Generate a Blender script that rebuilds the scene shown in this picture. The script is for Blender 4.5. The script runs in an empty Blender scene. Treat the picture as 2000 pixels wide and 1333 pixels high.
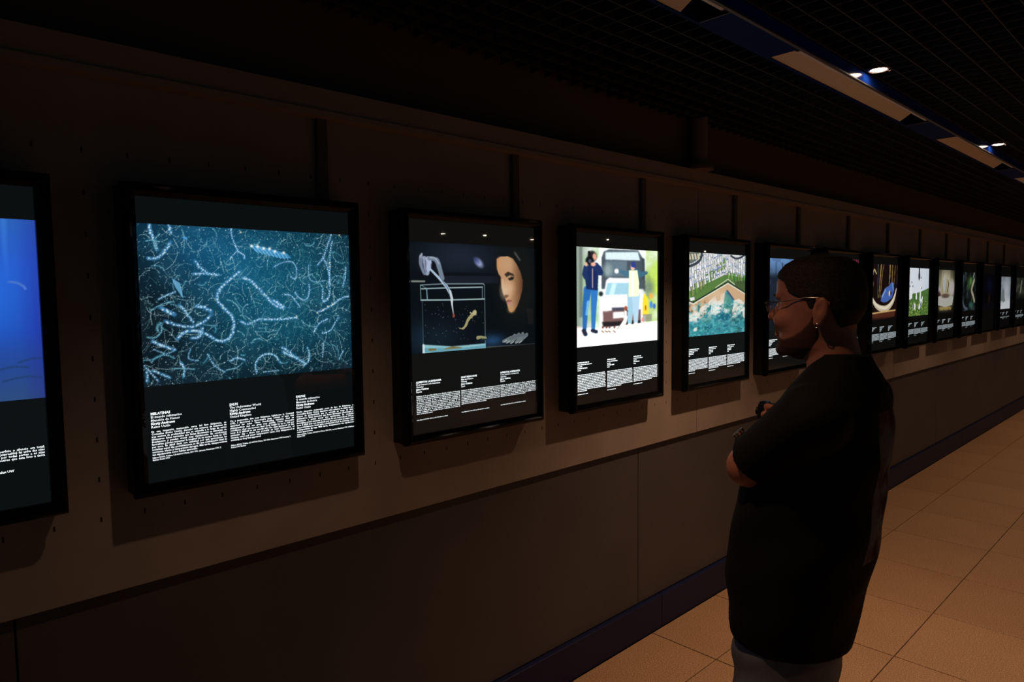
import bpy, math, random
import numpy as np
from mathutils import Matrix, Vector

# ------------------------------------------------------------------ camera, world, exposure
S = bpy.context.scene
COL = S.collection
M = [[0.69074276, -0.04133067, 0.72191842],
     [0.72300113, 0.05603259, -0.68857078],
     [-0.01199186, 0.99757312, 0.06858623]]
CAMX, CAMZ = 1.90, 1.68
cd = bpy.data.cameras.new('camera')
cam = bpy.data.objects.new('camera', cd)
COL.objects.link(cam)
mw = Matrix(M).to_4x4()
mw.translation = Vector((CAMX, 0, CAMZ))
cam.matrix_world = mw
cd.sensor_width = 36.0
cd.lens = 24.0
cd.clip_start = 0.02
cd.clip_end = 200
S.camera = cam
w = bpy.data.worlds.new('world')
S.world = w
w.use_nodes = True
w.node_tree.nodes['Background'].inputs[0].default_value = (0.55, 0.85, 1.0, 1)
w.node_tree.nodes['Background'].inputs[1].default_value = 0.030
S.view_settings.view_transform = 'Standard'
S.view_settings.look = 'None'
S.view_settings.exposure = 0.0
S.view_settings.gamma = 1.0
S.view_settings.use_curve_mapping = False
S.cycles.use_denoising = True
S.cycles.max_bounces = 8
S.cycles.diffuse_bounces = 5
S.cycles.glossy_bounces = 4
S.cycles.transparent_max_bounces = 12
S.cycles.sample_clamp_indirect = 3.0
S.cycles.caustics_reflective = False
S.cycles.caustics_refractive = False

LAMP_COL = (1.0, 0.60, 0.36)
SPOT_W = 112.0
random.seed(7)
rng = np.random.default_rng(11)

# ------------------------------------------------------------------ helpers
def lin(c):
    c = np.asarray(c, float) / 255.0
    return np.where(c <= 0.04045, c / 12.92, ((c + 0.055) / 1.055) ** 2.4)

def mat(name, col, rough=0.6, metal=0.0, spec=0.5, coat=0.0):
    m = bpy.data.materials.new(name)
    m.use_nodes = True
    b = m.node_tree.nodes['Principled BSDF']
    b.inputs['Base Color'].default_value = (*col, 1)
    b.inputs['Roughness'].default_value = rough
    b.inputs['Metallic'].default_value = metal
    b.inputs['Specular IOR Level'].default_value = spec
    b.inputs['Coat Weight'].default_value = coat
    return m

def noisy(m, scale, c1, c2, lo=0.35, hi=0.65, bump=0.0, detail=4, voronoi=False, coord='Object'):
    nt = m.node_tree
    b = nt.nodes['Principled BSDF']
    tc = nt.nodes.new('ShaderNodeTexCoord')
    n = nt.nodes.new('ShaderNodeTexNoise')
    n.inputs['Scale'].default_value = scale
    n.inputs['Detail'].default_value = detail
    nt.links.new(tc.outputs[coord], n.inputs['Vector'])
    r = nt.nodes.new('ShaderNodeValToRGB')
    r.color_ramp.elements[0].position = lo
    r.color_ramp.elements[1].position = hi
    r.color_ramp.elements[0].color = (*c1, 1)
    r.color_ramp.elements[1].color = (*c2, 1)
    nt.links.new(n.outputs['Fac'], r.inputs['Fac'])
    nt.links.new(r.outputs['Color'], b.inputs['Base Color'])
    if bump:
        bp = nt.nodes.new('ShaderNodeBump')
        bp.inputs['Strength'].default_value = bump
        bp.inputs['Distance'].default_value = 0.001
        nt.links.new(n.outputs['Fac'], bp.inputs['Height'])
        nt.links.new(bp.outputs['Normal'], b.inputs['Normal'])
    return r

def emit_mat(name, col, strength, sample=True):
    m = bpy.data.materials.new(name)
    m.use_nodes = True
    nt = m.node_tree
    nt.nodes.clear()
    o = nt.nodes.new('ShaderNodeOutputMaterial')
    e = nt.nodes.new('ShaderNodeEmission')
    e.inputs[0].default_value = (*col, 1)
    e.inputs[1].default_value = strength
    nt.links.new(e.outputs[0], o.inputs[0])
    if not sample:
        m.cycles.emission_sampling = 'NONE'
    return m

def two_sided_fresnel(nt, ior):
    """the same reflectance on the front and the back of a thin pane"""
    f = nt.nodes.new('ShaderNodeFresnel'); g = nt.nodes.new('ShaderNodeNewGeometry')
    r = nt.nodes.new('ShaderNodeMapRange')
    r.inputs['To Min'].default_value = ior; r.inputs['To Max'].default_value = 1 / ior
    nt.links.new(g.outputs['Backfacing'], r.inputs['Value']); nt.links.new(r.outputs[0], f.inputs['IOR'])
    return f

class MB:
    """collects vertices and faces for one mesh"""
    def __init__(s):
        s.v = []; s.f = []; s.sm = []
    def add(s, v, f, smooth=False):
        o = len(s.v)
        s.v += [tuple(p) for p in v]
        s.f += [tuple(i + o for i in q) for q in f]
        s.sm += [smooth] * len(f)
    def box(s, x0, x1, y0, y1, z0, z1):
        s.add([(x0, y0, z0), (x1, y0, z0), (x1, y1, z0), (x0, y1, z0), (x0, y0, z1), (x1, y0, z1), (x1, y1, z1), (x0, y1, z1)],
              [(0, 3, 2, 1), (4, 5, 6, 7), (0, 1, 5, 4), (1, 2, 6, 5), (2, 3, 7, 6), (3, 0, 4, 7)])
        return s
    def bbox(s, x0, x1, y0, y1, z0, z1, c, ax='x'):
        """box whose +x (or +z) face has a chamfer c"""
        if ax == 'z':
            s.add([(x0, y0, z0), (x1, y0, z0), (x1, y1, z0), (x0, y1, z0), (x0, y0, z1 - c), (x1, y0, z1 - c), (x1, y1, z1 - c), (x0, y1, z1 - c),
                   (x0 + c, y0 + c, z1), (x1 - c, y0 + c, z1), (x1 - c, y1 - c, z1), (x0 + c, y1 - c, z1)],
                  [(0, 3, 2, 1), (0, 1, 5, 4), (1, 2, 6, 5), (2, 3, 7, 6), (3, 0, 4, 7), (4, 5, 9, 8), (5, 6, 10, 9), (6, 7, 11, 10), (7, 4, 8, 11), (8, 9, 10, 11)])
        else:
            s.add([(x0, y0, z0), (x0, y1, z0), (x0, y1, z1), (x0, y0, z1), (x1 - c, y0, z0), (x1 - c, y1, z0), (x1 - c, y1, z1), (x1 - c, y0, z1),
                   (x1, y0 + c, z0 + c), (x1, y1 - c, z0 + c), (x1, y1 - c, z1 - c), (x1, y0 + c, z1 - c)],
                  [(0, 3, 2, 1), (0, 1, 5, 4), (1, 2, 6, 5), (2, 3, 7, 6), (3, 0, 4, 7), (4, 5, 9, 8), (5, 6, 10, 9), (6, 7, 11, 10), (7, 4, 8, 11), (8, 9, 10, 11)])
        return s
    def tube(s, pts, r, n=10, cap=True):
        pts = [Vector(p) for p in pts]
        rs = r if isinstance(r, (list, tuple)) else [r] * len(pts)
        rings = []
        up = Vector((0, 0, 1))
        for i, p in enumerate(pts):
            a = pts[max(i - 1, 0)]; b = pts[min(i + 1, len(pts) - 1)]
            d = (b - a).normalized()
            if abs(d.dot(up)) > .9:
                up = Vector((1, 0, 0)) if abs(d.x) < .9 else Vector((0, 1, 0))
            u = d.cross(up).normalized(); vv = u.cross(d).normalized(); up = vv
            rings.append([p + rs[i] * (math.cos(t) * u + math.sin(t) * vv) for t in [2 * math.pi * k / n for k in range(n)]])
        v = [q for rg in rings for q in rg]
        f = []
        for i in range(len(pts) - 1):
            for k in range(n):
                k2 = (k + 1) % n
                f.append((i * n + k, i * n + k2, (i + 1) * n + k2, (i + 1) * n + k))
        if cap:
            f.append(tuple(range(n))); f.append(tuple((len(pts) - 1) * n + k for k in reversed(range(n))))
        s.add(v, f, True)
        return s
    def lathe(s, prof, c, n=32):
        """profile [(r,z)] around the vertical axis through c"""
        v = [(c[0] + r * math.cos(2 * math.pi * k / n), c[1] + r * math.sin(2 * math.pi * k / n), c[2] + z) for r, z in prof for k in range(n)]
        f = [(i * n + k, i * n + (k + 1) % n, (i + 1) * n + (k + 1) % n, (i + 1) * n + k) for i in range(len(prof) - 1) for k in range(n)]
        s.add(v, f, True)
        return s
    def build(s, name, m, parent=None, kind=None, label=None):
        me = bpy.data.meshes.new(name)
        me.from_pydata(s.v, [], s.f)
        me.polygons.foreach_set('use_smooth', s.sm)
        me.update()
        if any(s.sm):
            me.set_sharp_from_angle(angle=math.radians(40))
        return link(name, me, m, parent, kind, label)

def link(name, me, m, parent=None, kind=None, label=None):
    if m is not None:
        me.materials.clear(); me.materials.append(m)
    o = bpy.data.objects.new(name, me)
    COL.objects.link(o)
    if parent is not None:
        o.parent = parent
    if kind:
        o['kind'] = kind
    if label:
        o['label'] = label
    return o

def thing(name, label, cat, loc=(0, 0, 0), group=None, rz=0.0):
    o = bpy.data.objects.new(name, None)
    o.empty_display_size = .1
    COL.objects.link(o)
    o.location = loc
    o.rotation_euler = (0, 0, rz)
    o['label'] = label; o['category'] = cat
    if group:
        o['group'] = group
    return o

def struct(name, label, cat=None):
    o = bpy.data.objects.new(name, None)
    COL.objects.link(o)
    o['kind'] = 'structure'; o['label'] = label; o['category'] = cat or name.split('_')[0]
    return o

# ------------------------------------------------------------------ materials
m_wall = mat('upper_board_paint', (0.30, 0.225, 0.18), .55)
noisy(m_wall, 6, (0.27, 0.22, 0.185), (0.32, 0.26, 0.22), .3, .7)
# small vertical slots punched every 10 cm
nt = m_wall.node_tree
bs = nt.nodes['Principled BSDF']
ramp_out = bs.inputs['Base Color'].links[0].from_socket
tc = nt.nodes.new('ShaderNodeTexCoord')
sp = nt.nodes.new('ShaderNodeSeparateXYZ')
nt.links.new(tc.outputs['Object'], sp.inputs[0])
def mth(op, a, b=None, c=None):
    n = nt.nodes.new('ShaderNodeMath'); n.operation = op
    for i, q in enumerate((a, b, c)):
        if q is None: continue
        if isinstance(q, (int, float)): n.inputs[i].default_value = q
        else: nt.links.new(q, n.inputs[i])
    return n.outputs[0]
def cellw(sock, off, pitch, half):
    q = mth('SUBTRACT', sock, off)
    q = mth('DIVIDE', q, pitch)
    q = mth('FRACT', mth('ADD', q, 100.5))
    q = mth('ABSOLUTE', mth('SUBTRACT', q, .5))
    return mth('LESS_THAN', q, half / pitch)
sl = mth('MULTIPLY', cellw(sp.outputs['Y'], 0.403, 0.0983, 0.0022), cellw(sp.outputs['Z'], 1.136, 0.1, 0.0065))
sl = mth('MULTIPLY', sl, mth('MULTIPLY', mth('GREATER_THAN', sp.outputs['Z'], 1.12), mth('LESS_THAN', sp.outputs['Z'], 2.06)))
mx = nt.nodes.new('ShaderNodeMix'); mx.data_type = 'RGBA'
nt.links.new(sl, mx.inputs['Factor'])
nt.links.new(ramp_out, mx.inputs['A'])
mx.inputs['B'].default_value = (0.01, 0.008, 0.007, 1)
nt.links.new(mx.outputs['Result'], bs.inputs['Base Color'])

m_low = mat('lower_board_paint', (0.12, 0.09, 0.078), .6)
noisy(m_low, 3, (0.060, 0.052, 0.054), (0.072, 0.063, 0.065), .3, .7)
m_base = mat('navy_baseboard', (0.009, 0.012, 0.052), .5, 0, .25)
m_back = mat('wall_core', (0.10, 0.075, 0.06), .9)
m_upper = mat('upper_wall_plaster', (0.10, 0.075, 0.06), .9)
m_rail = mat('hanging_rail_paint', (0.34, 0.26, 0.21), .45)
m_black = mat('matt_black', (0.01, 0.01, 0.01), .9)
m_grid = mat('ceiling_grid_metal', (0.035, 0.036, 0.04), .6)
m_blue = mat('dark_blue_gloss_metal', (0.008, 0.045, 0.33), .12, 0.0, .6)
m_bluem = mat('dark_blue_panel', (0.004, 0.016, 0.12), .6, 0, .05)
m_lip = mat('beam_lip_metal', (0.10, 0.075, 0.07), .5)
m_refl = mat('cream_reflector', (0.78, 0.66, 0.52), .5)
noisy(m_refl, 9, (0.86, 0.74, 0.58), (0.90, 0.79, 0.63), .3, .7)
m_tube = mat('unlit_tube_glass', (0.92, 0.86, 0.80), .25)
m_ring = mat('spotlight_ring_metal', (0.45, 0.33, 0.28), .35, .6)
m_lens = emit_mat('lamp_lens_glow', (1.0, 0.80, 0.62), 24)
m_lensf = emit_mat('lamp_lens_glow_hall', (1.0, 0.78, 0.58), 150)
m_frame = mat('black_lacquered_frame', (0.004, 0.004, 0.005), .08, 0, .14)
m_box = mat('black_metal_housing', (0.006, 0.0065, 0.007), .35, 0, .4)
m_strap = mat('dark_cable_duct', (0.09, 0.072, 0.06), .6)
m_pipe = mat('painted_pipe', (0.22, 0.165, 0.13), .5)
m_grout = mat('floor_grout', (0.09, 0.05, 0.03), .8)
m_tile = mat('speckled_stone_tile', (0.36, 0.23, 0.14), .42, 0, .4)
rp = noisy(m_tile, 210, (0.25, 0.145, 0.075), (0.62, 0.40, 0.235), .40, .64, .08, 3)
# slow tone drift between tiles
nt = m_tile.node_tree
oi = nt.nodes.new('ShaderNodeObjectInfo')
mr = nt.nodes.new('ShaderNodeMapRange'); mr.inputs['To Min'].default_value = .95; mr.inputs['To Max'].default_value = 1.05
nt.links.new(oi.outputs['Random'], mr.inputs['Value'])
n2 = nt.nodes.new('ShaderNodeTexNoise'); n2.inputs['Scale'].default_value = 2.2; n2.inputs['Detail'].default_value = 6
tc2 = nt.nodes.new('ShaderNodeTexCoord'); nt.links.new(tc2.outputs['Object'], n2.inputs['Vector'])
mr2 = nt.nodes.new('ShaderNodeMapRange'); mr2.inputs['From Min'].default_value = .3; mr2.inputs['From Max'].default_value = .7
mr2.inputs['To Min'].default_value = .92; mr2.inputs['To Max'].default_value = 1.06
nt.links.new(n2.outputs['Fac'], mr2.inputs['Value'])
mm = nt.nodes.new('ShaderNodeMath'); mm.operation = 'MULTIPLY'
nt.links.new(mr.outputs[0], mm.inputs[0]); nt.links.new(mr2.outputs[0], mm.inputs[1])
hs = nt.nodes.new('ShaderNodeHueSaturation')
nt.links.new(mm.outputs[0], hs.inputs['Value'])
nt.links.new(rp.outputs['Color'], hs.inputs['Color'])
nt.links.new(hs.outputs['Color'], nt.nodes['Principled BSDF'].inputs['Base Color'])

# ------------------------------------------------------------------ the room
Y0, Y1, X1, ZC, ZG = -3.0, 24.0, 7.4, 2.95, 2.53
FL = struct('floor', 'warm beige speckled stone tile floor of the hall')
MB().box(-.3, X1, Y0, Y1, -.12, -.006).build('screed', m_grout, FL)
TX, TY, TP, TQ = .350, 2.745, .559, .6
xs_t = [0.002] + [TX + TP * k for k in range(13)]
rest = MB()
tile_me = {}
for i in range(len(xs_t) - 1):
    a, b = xs_t[i] + .002, min(xs_t[i + 1], X1) - .002
    for j in range(-10, 36):
        c, d = TY + TQ * j + .0032, TY + TQ * (j + 1) - .0032
        if c < Y0: continue
        if d > Y1: break
        if i < 4 and 1.5 < c < 13:
            key = round(b - a, 4)
            if key not in tile_me:
                t = MB().bbox(0, b - a, 0, d - c, -.006, 0, .0012, 'z').build('tile', m_tile, FL)
                tile_me[key] = t.data
            else:
                t = link('tile', tile_me[key], None, FL)
            t.location = (a, c, 0)
        else:
            rest.bbox(a, b, c, d, -.006, 0, .0012, 'z')
rest.build('far_tiles', m_tile, FL, 'stuff')

WL = struct('wall_left', 'boarded left wall carrying the row of lit pictures')
MB().box(-.4, -.05, Y0, Y1, 0, ZC).build('wall_core', m_back, WL)
MB().box(-.05, -.004, Y0, Y1, 2.285, ZC).build('upper_wall', m_upper, WL)
def boards(y_first, pitch, z0, z1, xa, xb, m, nm, gap=.002):
    y = y_first
    while y > Y0: y -= pitch
    while y < Y1:
        a, b = max(y, Y0) + gap, min(y + pitch, Y1) - gap
        MB().bbox(xa, xb, a, b, z0, z1, .0015).build(nm, m, WL)
        y += pitch
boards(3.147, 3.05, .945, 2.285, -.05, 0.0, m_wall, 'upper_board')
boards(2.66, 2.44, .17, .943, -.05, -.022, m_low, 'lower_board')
BB = struct('baseboard_left', 'dark navy baseboard along the left wall', 'baseboard')
y = 11.23
while y > Y0: y -= 2.8
while y < Y1:
    MB().bbox(-.05, 0.0, max(y, Y0) + .001, min(y + 2.8, Y1) - .001, 0, .165, .002).build('baseboard_length', m_base, BB)
    y += 2.8
WF = MB().box(-.4, X1, Y1, Y1 + .2, 0, ZC).build('wall_far', m_back, None, 'structure', 'plain dark wall closing the far end'); WF['category'] = 'wall'

# ceiling: black slab with an open cell grid hung under it
CE = struct('ceiling', 'black ceiling with an open cell metal grid')
MB().box(-.4, X1 + .2, Y0, Y1, ZC, ZC + .1).build('slab', m_black, CE)
CS = .0785
BX0, BX1 = .757, .883            # blue beam
def grid(xa, xb, nm, x_start):
    g = MB()
    x = x_start
    while x < xb:
        if x > xa: g.box(x - .0016, x + .0016, Y0, Y1, ZG, ZG + .035)
        x += CS
    y = 1.85 - CS * 61
    while y < Y1:
        if y > Y0: g.box(xa, xb, y - .0012, y + .0012, ZG + .001, ZG + .034)
        y += CS
    g.build(nm, m_grid, CE, 'stuff')
grid(.0, BX0, 'cell_grid', .62 - CS * 7)
grid(BX1, X1, 'cell_grid', .89)

# blue beam with lamp openings
BM = struct('trim_1', 'long dark blue glossy ceiling beam with lamp openings', 'beam')
ZB = 2.486
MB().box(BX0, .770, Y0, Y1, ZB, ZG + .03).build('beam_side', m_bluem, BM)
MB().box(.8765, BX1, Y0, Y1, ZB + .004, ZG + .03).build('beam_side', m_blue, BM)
MB().box(.8725, BX1 + .0008, Y0, Y1, ZB - .001, ZB + .004).build('beam_lip', m_lip, BM)
opens = [(-2.95, -2.01), (-1.53, -.065), (.41, 1.876), (2.325, 3.79), (4.26, 5.70), (6.21, 7.66)]
y = 8.15
while y < Y1 - 2:
    opens.append((y, y + 1.45)); y += 1.94
for (a, b), (c, d) in zip(opens[:-1], opens[1:]):
    mid = (b + c) / 2
    for p, q in ((b, mid - .0006), (mid + .0006, c)):
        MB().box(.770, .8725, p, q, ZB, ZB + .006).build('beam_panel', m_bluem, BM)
tube_lab = {1: 'unlit fluorescent fitting cut off by the top edge of the photo', 2: 'unlit fluorescent fitting cut by the top edge, in the blue beam, nearest one',
            3: 'long unlit fluorescent fitting with cream reflector left of the nearest lit spotlights',
            4: 'unlit fluorescent fitting with cream reflector left of the farther lit spotlights',
            5: 'farthest unlit fluorescent fitting, only its near tip showing at the right edge'}
for i, (a, b) in enumerate(opens):
    if i in (0, 1) or i > 6: continue
    t = thing('fluorescent_fitting', tube_lab.get(i, 'unlit fluorescent fitting in the blue ceiling beam outside the view'), 'light fitting', (.8, a, ZB), 'unlit fluorescent fittings in the blue ceiling beam')
    L = b - a
    r = MB()
    r.add([(-.0295, .004, .003), (-.0295, L - .11, .003), (.052, L - .11, .052), (.052, .004, .052),
           (-.0295, .004, .005), (-.0295, L - .11, .005), (.052, L - .11, .054), (.052, .004, .054)],
          [(0, 1, 2, 3), (7, 6, 5, 4), (0, 3, 7, 4), (1, 5, 6, 2), (0, 4, 5, 1), (3, 2, 6, 7)])
    r.build('reflector', m_refl, t)
    MB().box(.053, .0715, .004, L - .004, .045, .055).build('housing', m_black, t)
    MB().box(-.0295, .0715, .001, L - .001, .075, .078).build('housing_top', m_black, t)
    MB().tube([(.059, .03, .016), (.059, L - .03, .016)], .0125, 14).build('tube', m_tube, t)
    MB().box(.0685, .0725, .004, L - .004, .004, .045).build('side_rail', m_refl, t)
    for yy in (.006, L - .028):
        MB().box(.05, .069, yy, yy + .022, .006, .045).build('lamp_holder', m_black, t)
    MB().box(-.0295, .0715, L - .006, L - .001, .0, .003).build('end_plate', m_lip, t)

# hanging rail, its ducts and the pipe
RL = MB()
prof = [(0, 2.283), (.046, 2.287), (.046, 2.222), (.053, 2.222), (.053, 2.206), (.0, 2.206)]
n = len(prof)
v = [(x, Y0, z) for x, z in prof] + [(x, Y1, z) for x, z in prof]
RL.add(v, [(i, (i + 1) % n, n + (i + 1) % n, n + i) for i in range(n)] + [tuple(range(n))[::-1], tuple(range(n, 2 * n))])
RL = RL.build('trim_2', m_rail, None, 'structure', 'long cable rail running along the wall above the pictures'); RL['category'] = 'rail'
pp = thing('pipe', 'painted vertical pipe with a foot standing on the rail', 'pipe', (.045, 3.075, 2.286))
MB().lathe([(.0, 0), (.072, 0), (.072, .012), (.060, .032), (.045, .036), (.041, .036)], (0, 0, 0)).build('foot', m_pipe, pp)
MB().lathe([(.041, .0), (.041, ZC - 2.287)], (0, 0, 0)).build('pipe_shaft', m_pipe, pp)

# recessed spotlights
ring0 = None
def downlight(x, y, lab, group, rimless=False, power=1.0, lens=None):
    t = thing('ceiling_spotlight', lab, 'spotlight', (x, y, ZG), group)
    if not hasattr(downlight, 'me'):
        a = MB().lathe([(.030, .012), (.0295, -.001), (.034, -.004), (.0375, -.002), (.0375, .03), (.030, .03), (.030, .012)], (0, 0, 0)).build('ring', m_ring, t)
        b = MB().lathe([(.0, -.007), (.012, -.0064), (.020, -.004), (.0265, .0), (.0295, .004)], (0, 0, 0), 24).build('lens', m_lens, t)
        c = MB().tube([(.024, .026, -.002), (.030, .030, -.006), (.036, .028, -.002)], .0025, 8).build('clip', m_ring, t)
        downlight.me = (a.data, b.data, c.data)
    else:
        for nm, me in zip(('ring', 'lens', 'clip'), downlight.me):
            link(nm, me, None, t)
    if lens is not None:
        for ch in t.children:
            if ch.name.startswith('lens'):
                ch.data = ch.data.copy(); ch.data.materials.clear(); ch.data.materials.append(lens)
    ld = bpy.data.lights.new('spot_beam', 'SPOT')
    ld.energy = SPOT_W * power
    ld.color = LAMP_COL
    ld.spot_size = math.radians(104)
    ld.spot_blend = 1.0
    ld.shadow_soft_size = .02
    lo = bpy.data.objects.new('spot_beam', ld)
    COL.objects.link(lo)
    lo.parent = t
    lo.location = (0, 0, -.02)
    return t
LR = .93
downlight(LR, 2.902, 'nearest lit round spotlight in the ceiling beside the blue beam', 'lit spotlights beside the blue beam', power=1.0)
downlight(LR - .005, 4.92, 'farther lit round spotlight beside the blue beam, near the right edge', 'lit spotlights beside the blue beam', power=.42)
downlight(LR, .88, 'lit spotlight beside the blue beam, above the top edge of the photo', 'lit spotlights beside the blue beam', power=.2)
for k in range(7):
    downlight(LR, 6.93 + 2.0 * k, ('third', 'fourth', 'fifth', 'sixth', 'seventh', 'eighth', 'ninth')[k] + ' lit spotlight along the blue beam, beyond the right edge of the photo', 'lit spotlights beside the blue beam', power=.42)
hall = [(5.8, 5.9), (4.86, 6.87), (5.66, 6.55), (5.8, 7.65), (5.1, 8.66), (5.3, 10.55), (5.87, 12.9), (4.36, 12.0), (4.4, 12.95), (4.1, 13.9),
        (2.75, 1.9), (2.75, 3.9), (2.75, 5.9), (2.75, 7.9), (2.75, 9.9)]  # this mid hall row is added, unseen lamps that light the floor more broadly
for k, (x, y) in enumerate(hall):
    far = x > 4
    downlight(x, y, (('nearest', 'second', 'third', 'fourth', 'fifth', 'sixth', 'seventh', 'eighth', 'ninth', 'tenth')[k if far else k - 10] + (' of the distant hall spotlights' if far else ' spotlight of the added mid hall row') + ', mirrored in the picture glass' * far + ', out of view' * (not far)),
              'hall spotlights outside the view', power=.16 if far else (.24 if y == 3.9 else .12), lens=m_lensf if far else None)

# ------------------------------------------------------------------ painter for the transparencies (flat printed pictures)
class Paint:
    def __init__(s, w, h, bg):
        s.w, s.h, s.asp = w, h, w / h
        s.a = np.empty((h, w, 3)); s.a[:] = bg
        s.X, s.Y = np.meshgrid((np.arange(w) + .5) / w, (np.arange(h) + .5) / h)
    def noise(s, sx, sy=None, seed=0, octv=3):
        sy = sy or sx
        r = np.random.default_rng(seed)
        out = np.zeros((s.h, s.w)); amp = 1; tot = 0
        for o in range(octv):
            nx, ny = max(2, int(sx * 2 ** o)), max(2, int(sy * 2 ** o))
            g = r.random((ny + 1, nx + 1))
            fx = s.X * (nx - 1e-3); fy = s.Y * (ny - 1e-3)
            ix = fx.astype(int); iy = fy.astype(int); tx = fx - ix; ty = fy - iy
            tx = tx * tx * (3 - 2 * tx); ty = ty * ty * (3 - 2 * ty)
            out += amp * ((g[iy, ix] * (1 - tx) + g[iy, ix + 1] * tx) * (1 - ty) + (g[iy + 1, ix] * (1 - tx) + g[iy + 1, ix + 1] * tx) * ty)
            tot += amp; amp *= .5
        return out / tot
    def mix(s, m, col, sl=None):
        t = s.a if sl is None else s.a[sl]
        t += (np.asarray(col, float) - t) * np.clip(m, 0, 1)[..., None]
    def addc(s, m, col, sl=None):
        t = s.a if sl is None else s.a[sl]
        t += np.asarray(col, float) * m[..., None]
    def sl(s, x0, x1, y0, y1):
        i0, i1 = max(0, int(x0 * s.w) - 1), min(s.w, int(x1 * s.w) + 2)
        j0, j1 = max(0, int(y0 * s.h) - 1), min(s.h, int(y1 * s.h) + 2)
        return (slice(j0, max(j0, j1)), slice(i0, max(i0, i1)))
    def ell(s, cx, cy, rx, ry, col, al=1., soft=.2, rot=0):
        R = max(rx * s.asp, ry) * 1.6
        k = s.sl(cx - R / s.asp, cx + R / s.asp, cy - R, cy + R)
        dx = (s.X[k] - cx) * s.asp; dy = s.Y[k] - cy
        c, n = math.cos(rot), math.sin(rot)
        u = (dx * c + dy * n) / (rx * s.asp); v = (-dx * n + dy * c) / ry
        d = np.sqrt(u * u + v * v)
        s.mix(al * np.clip((1 + soft - d) / (2 * soft + 1e-6), 0, 1), col, k)
    def line(s, pts, wd, col, al=1., soft=1.0):
        wd2 = wd if isinstance(wd, (list, tuple)) else [wd] * len(pts)
        px = 1.0 / s.h
        for (a, b), (c, d), w0, w1 in zip(pts[:-1], pts[1:], wd2[:-1], wd2[1:]):
            W = max(w0, w1) + px * 2
            k = s.sl(min(a, c) - W / s.asp, max(a, c) + W / s.asp, min(b, d) - W, max(b, d) + W)
            X = (s.X[k] - a) * s.asp; Y = s.Y[k] - b
            ex, ey = (c - a) * s.asp, d - b
            L2 = ex * ex + ey * ey + 1e-12
            t = np.clip((X * ex + Y * ey) / L2, 0, 1)
            dd = np.hypot(X - t * ex, Y - t * ey)
            ww = w0 + (w1 - w0) * t
            s.mix(al * np.clip((ww - dd) / (px * soft) + .5, 0, 1), col, k)
    def poly(s, pts, col, al=1., noise=None):
        xs = [p[0] for p in pts]; ys = [p[1] for p in pts]
        k = s.sl(min(xs), max(xs), min(ys), max(ys))
        X, Y = s.X[k], s.Y[k]
        acc = np.zeros(X.shape)
        for ox, oy in ((-.25, -.25), (.25, -.25), (-.25, .25), (.25, .25)):
            ins = np.zeros(X.shape, bool)
            qx, qy = X + ox / s.w, Y + oy / s.h
            for (a, b), (c, d) in zip(pts, pts[1:] + pts[:1]):
                if b == d: continue
                cond = ((b > qy) != (d > qy)) & (qx < (c - a) * (qy - b) / (d - b) + a)
                ins ^= cond
            acc += ins * .25
        if noise is not None: acc = acc * noise[k]
        s.mix(al * acc, col, k)
    def dot(s, x, y, r, col, al=1.):
        k = s.sl(x - 3 * r / s.asp, x + 3 * r / s.asp, y - 3 * r, y + 3 * r)
        d2 = ((s.X[k] - x) * s.asp) ** 2 + (s.Y[k] - y) ** 2
        s.mix(al * np.exp(-d2 / (r * r)), col, k)
    def blur(s, n=1, k=None):
        t = s.a if k is None else s.a[k]
        for _ in range(n):
            q = np.pad(t, ((1, 1), (1, 1), (0, 0)), 'edge')
            t[:] = (q[1:-1, 1:-1] * 4 + 2 * (q[:-2, 1:-1] + q[2:, 1:-1] + q[1:-1, :-2] + q[1:-1, 2:]) + q[:-2, :-2] + q[2:, 2:] + q[:-2, 2:] + q[2:, :-2]) / 16
    def grain(s, amt, seed=1):
        s.a *= 1 + (np.random.default_rng(seed).random((s.h, s.w, 1)) - .5) * amt
    def rect(s, x0, y0, x1, y1, col, al=1.):
        s.poly([(x0, y0), (x1, y0), (x1, y1), (x0, y1)], col, al)

def spline(pts, n=24):
    pts = [pts[0]] + list(pts) + [pts[-1]]
    out = []
    for i in range(1, len(pts) - 2):
        p0, p1, p2, p3 = [np.array(q, float) for q in pts[i - 1:i + 3]]
        for t in np.linspace(0, 1, n, endpoint=False):
            out.append(tuple(.5 * ((2 * p1) + (-p0 + p2) * t + (2 * p0 - 5 * p1 + 4 * p2 - p3) * t * t + (-p0 + 3 * p1 - 3 * p2 + p3) * t ** 3)))
    out.append(tuple(pts[-2]))
    return out

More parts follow.
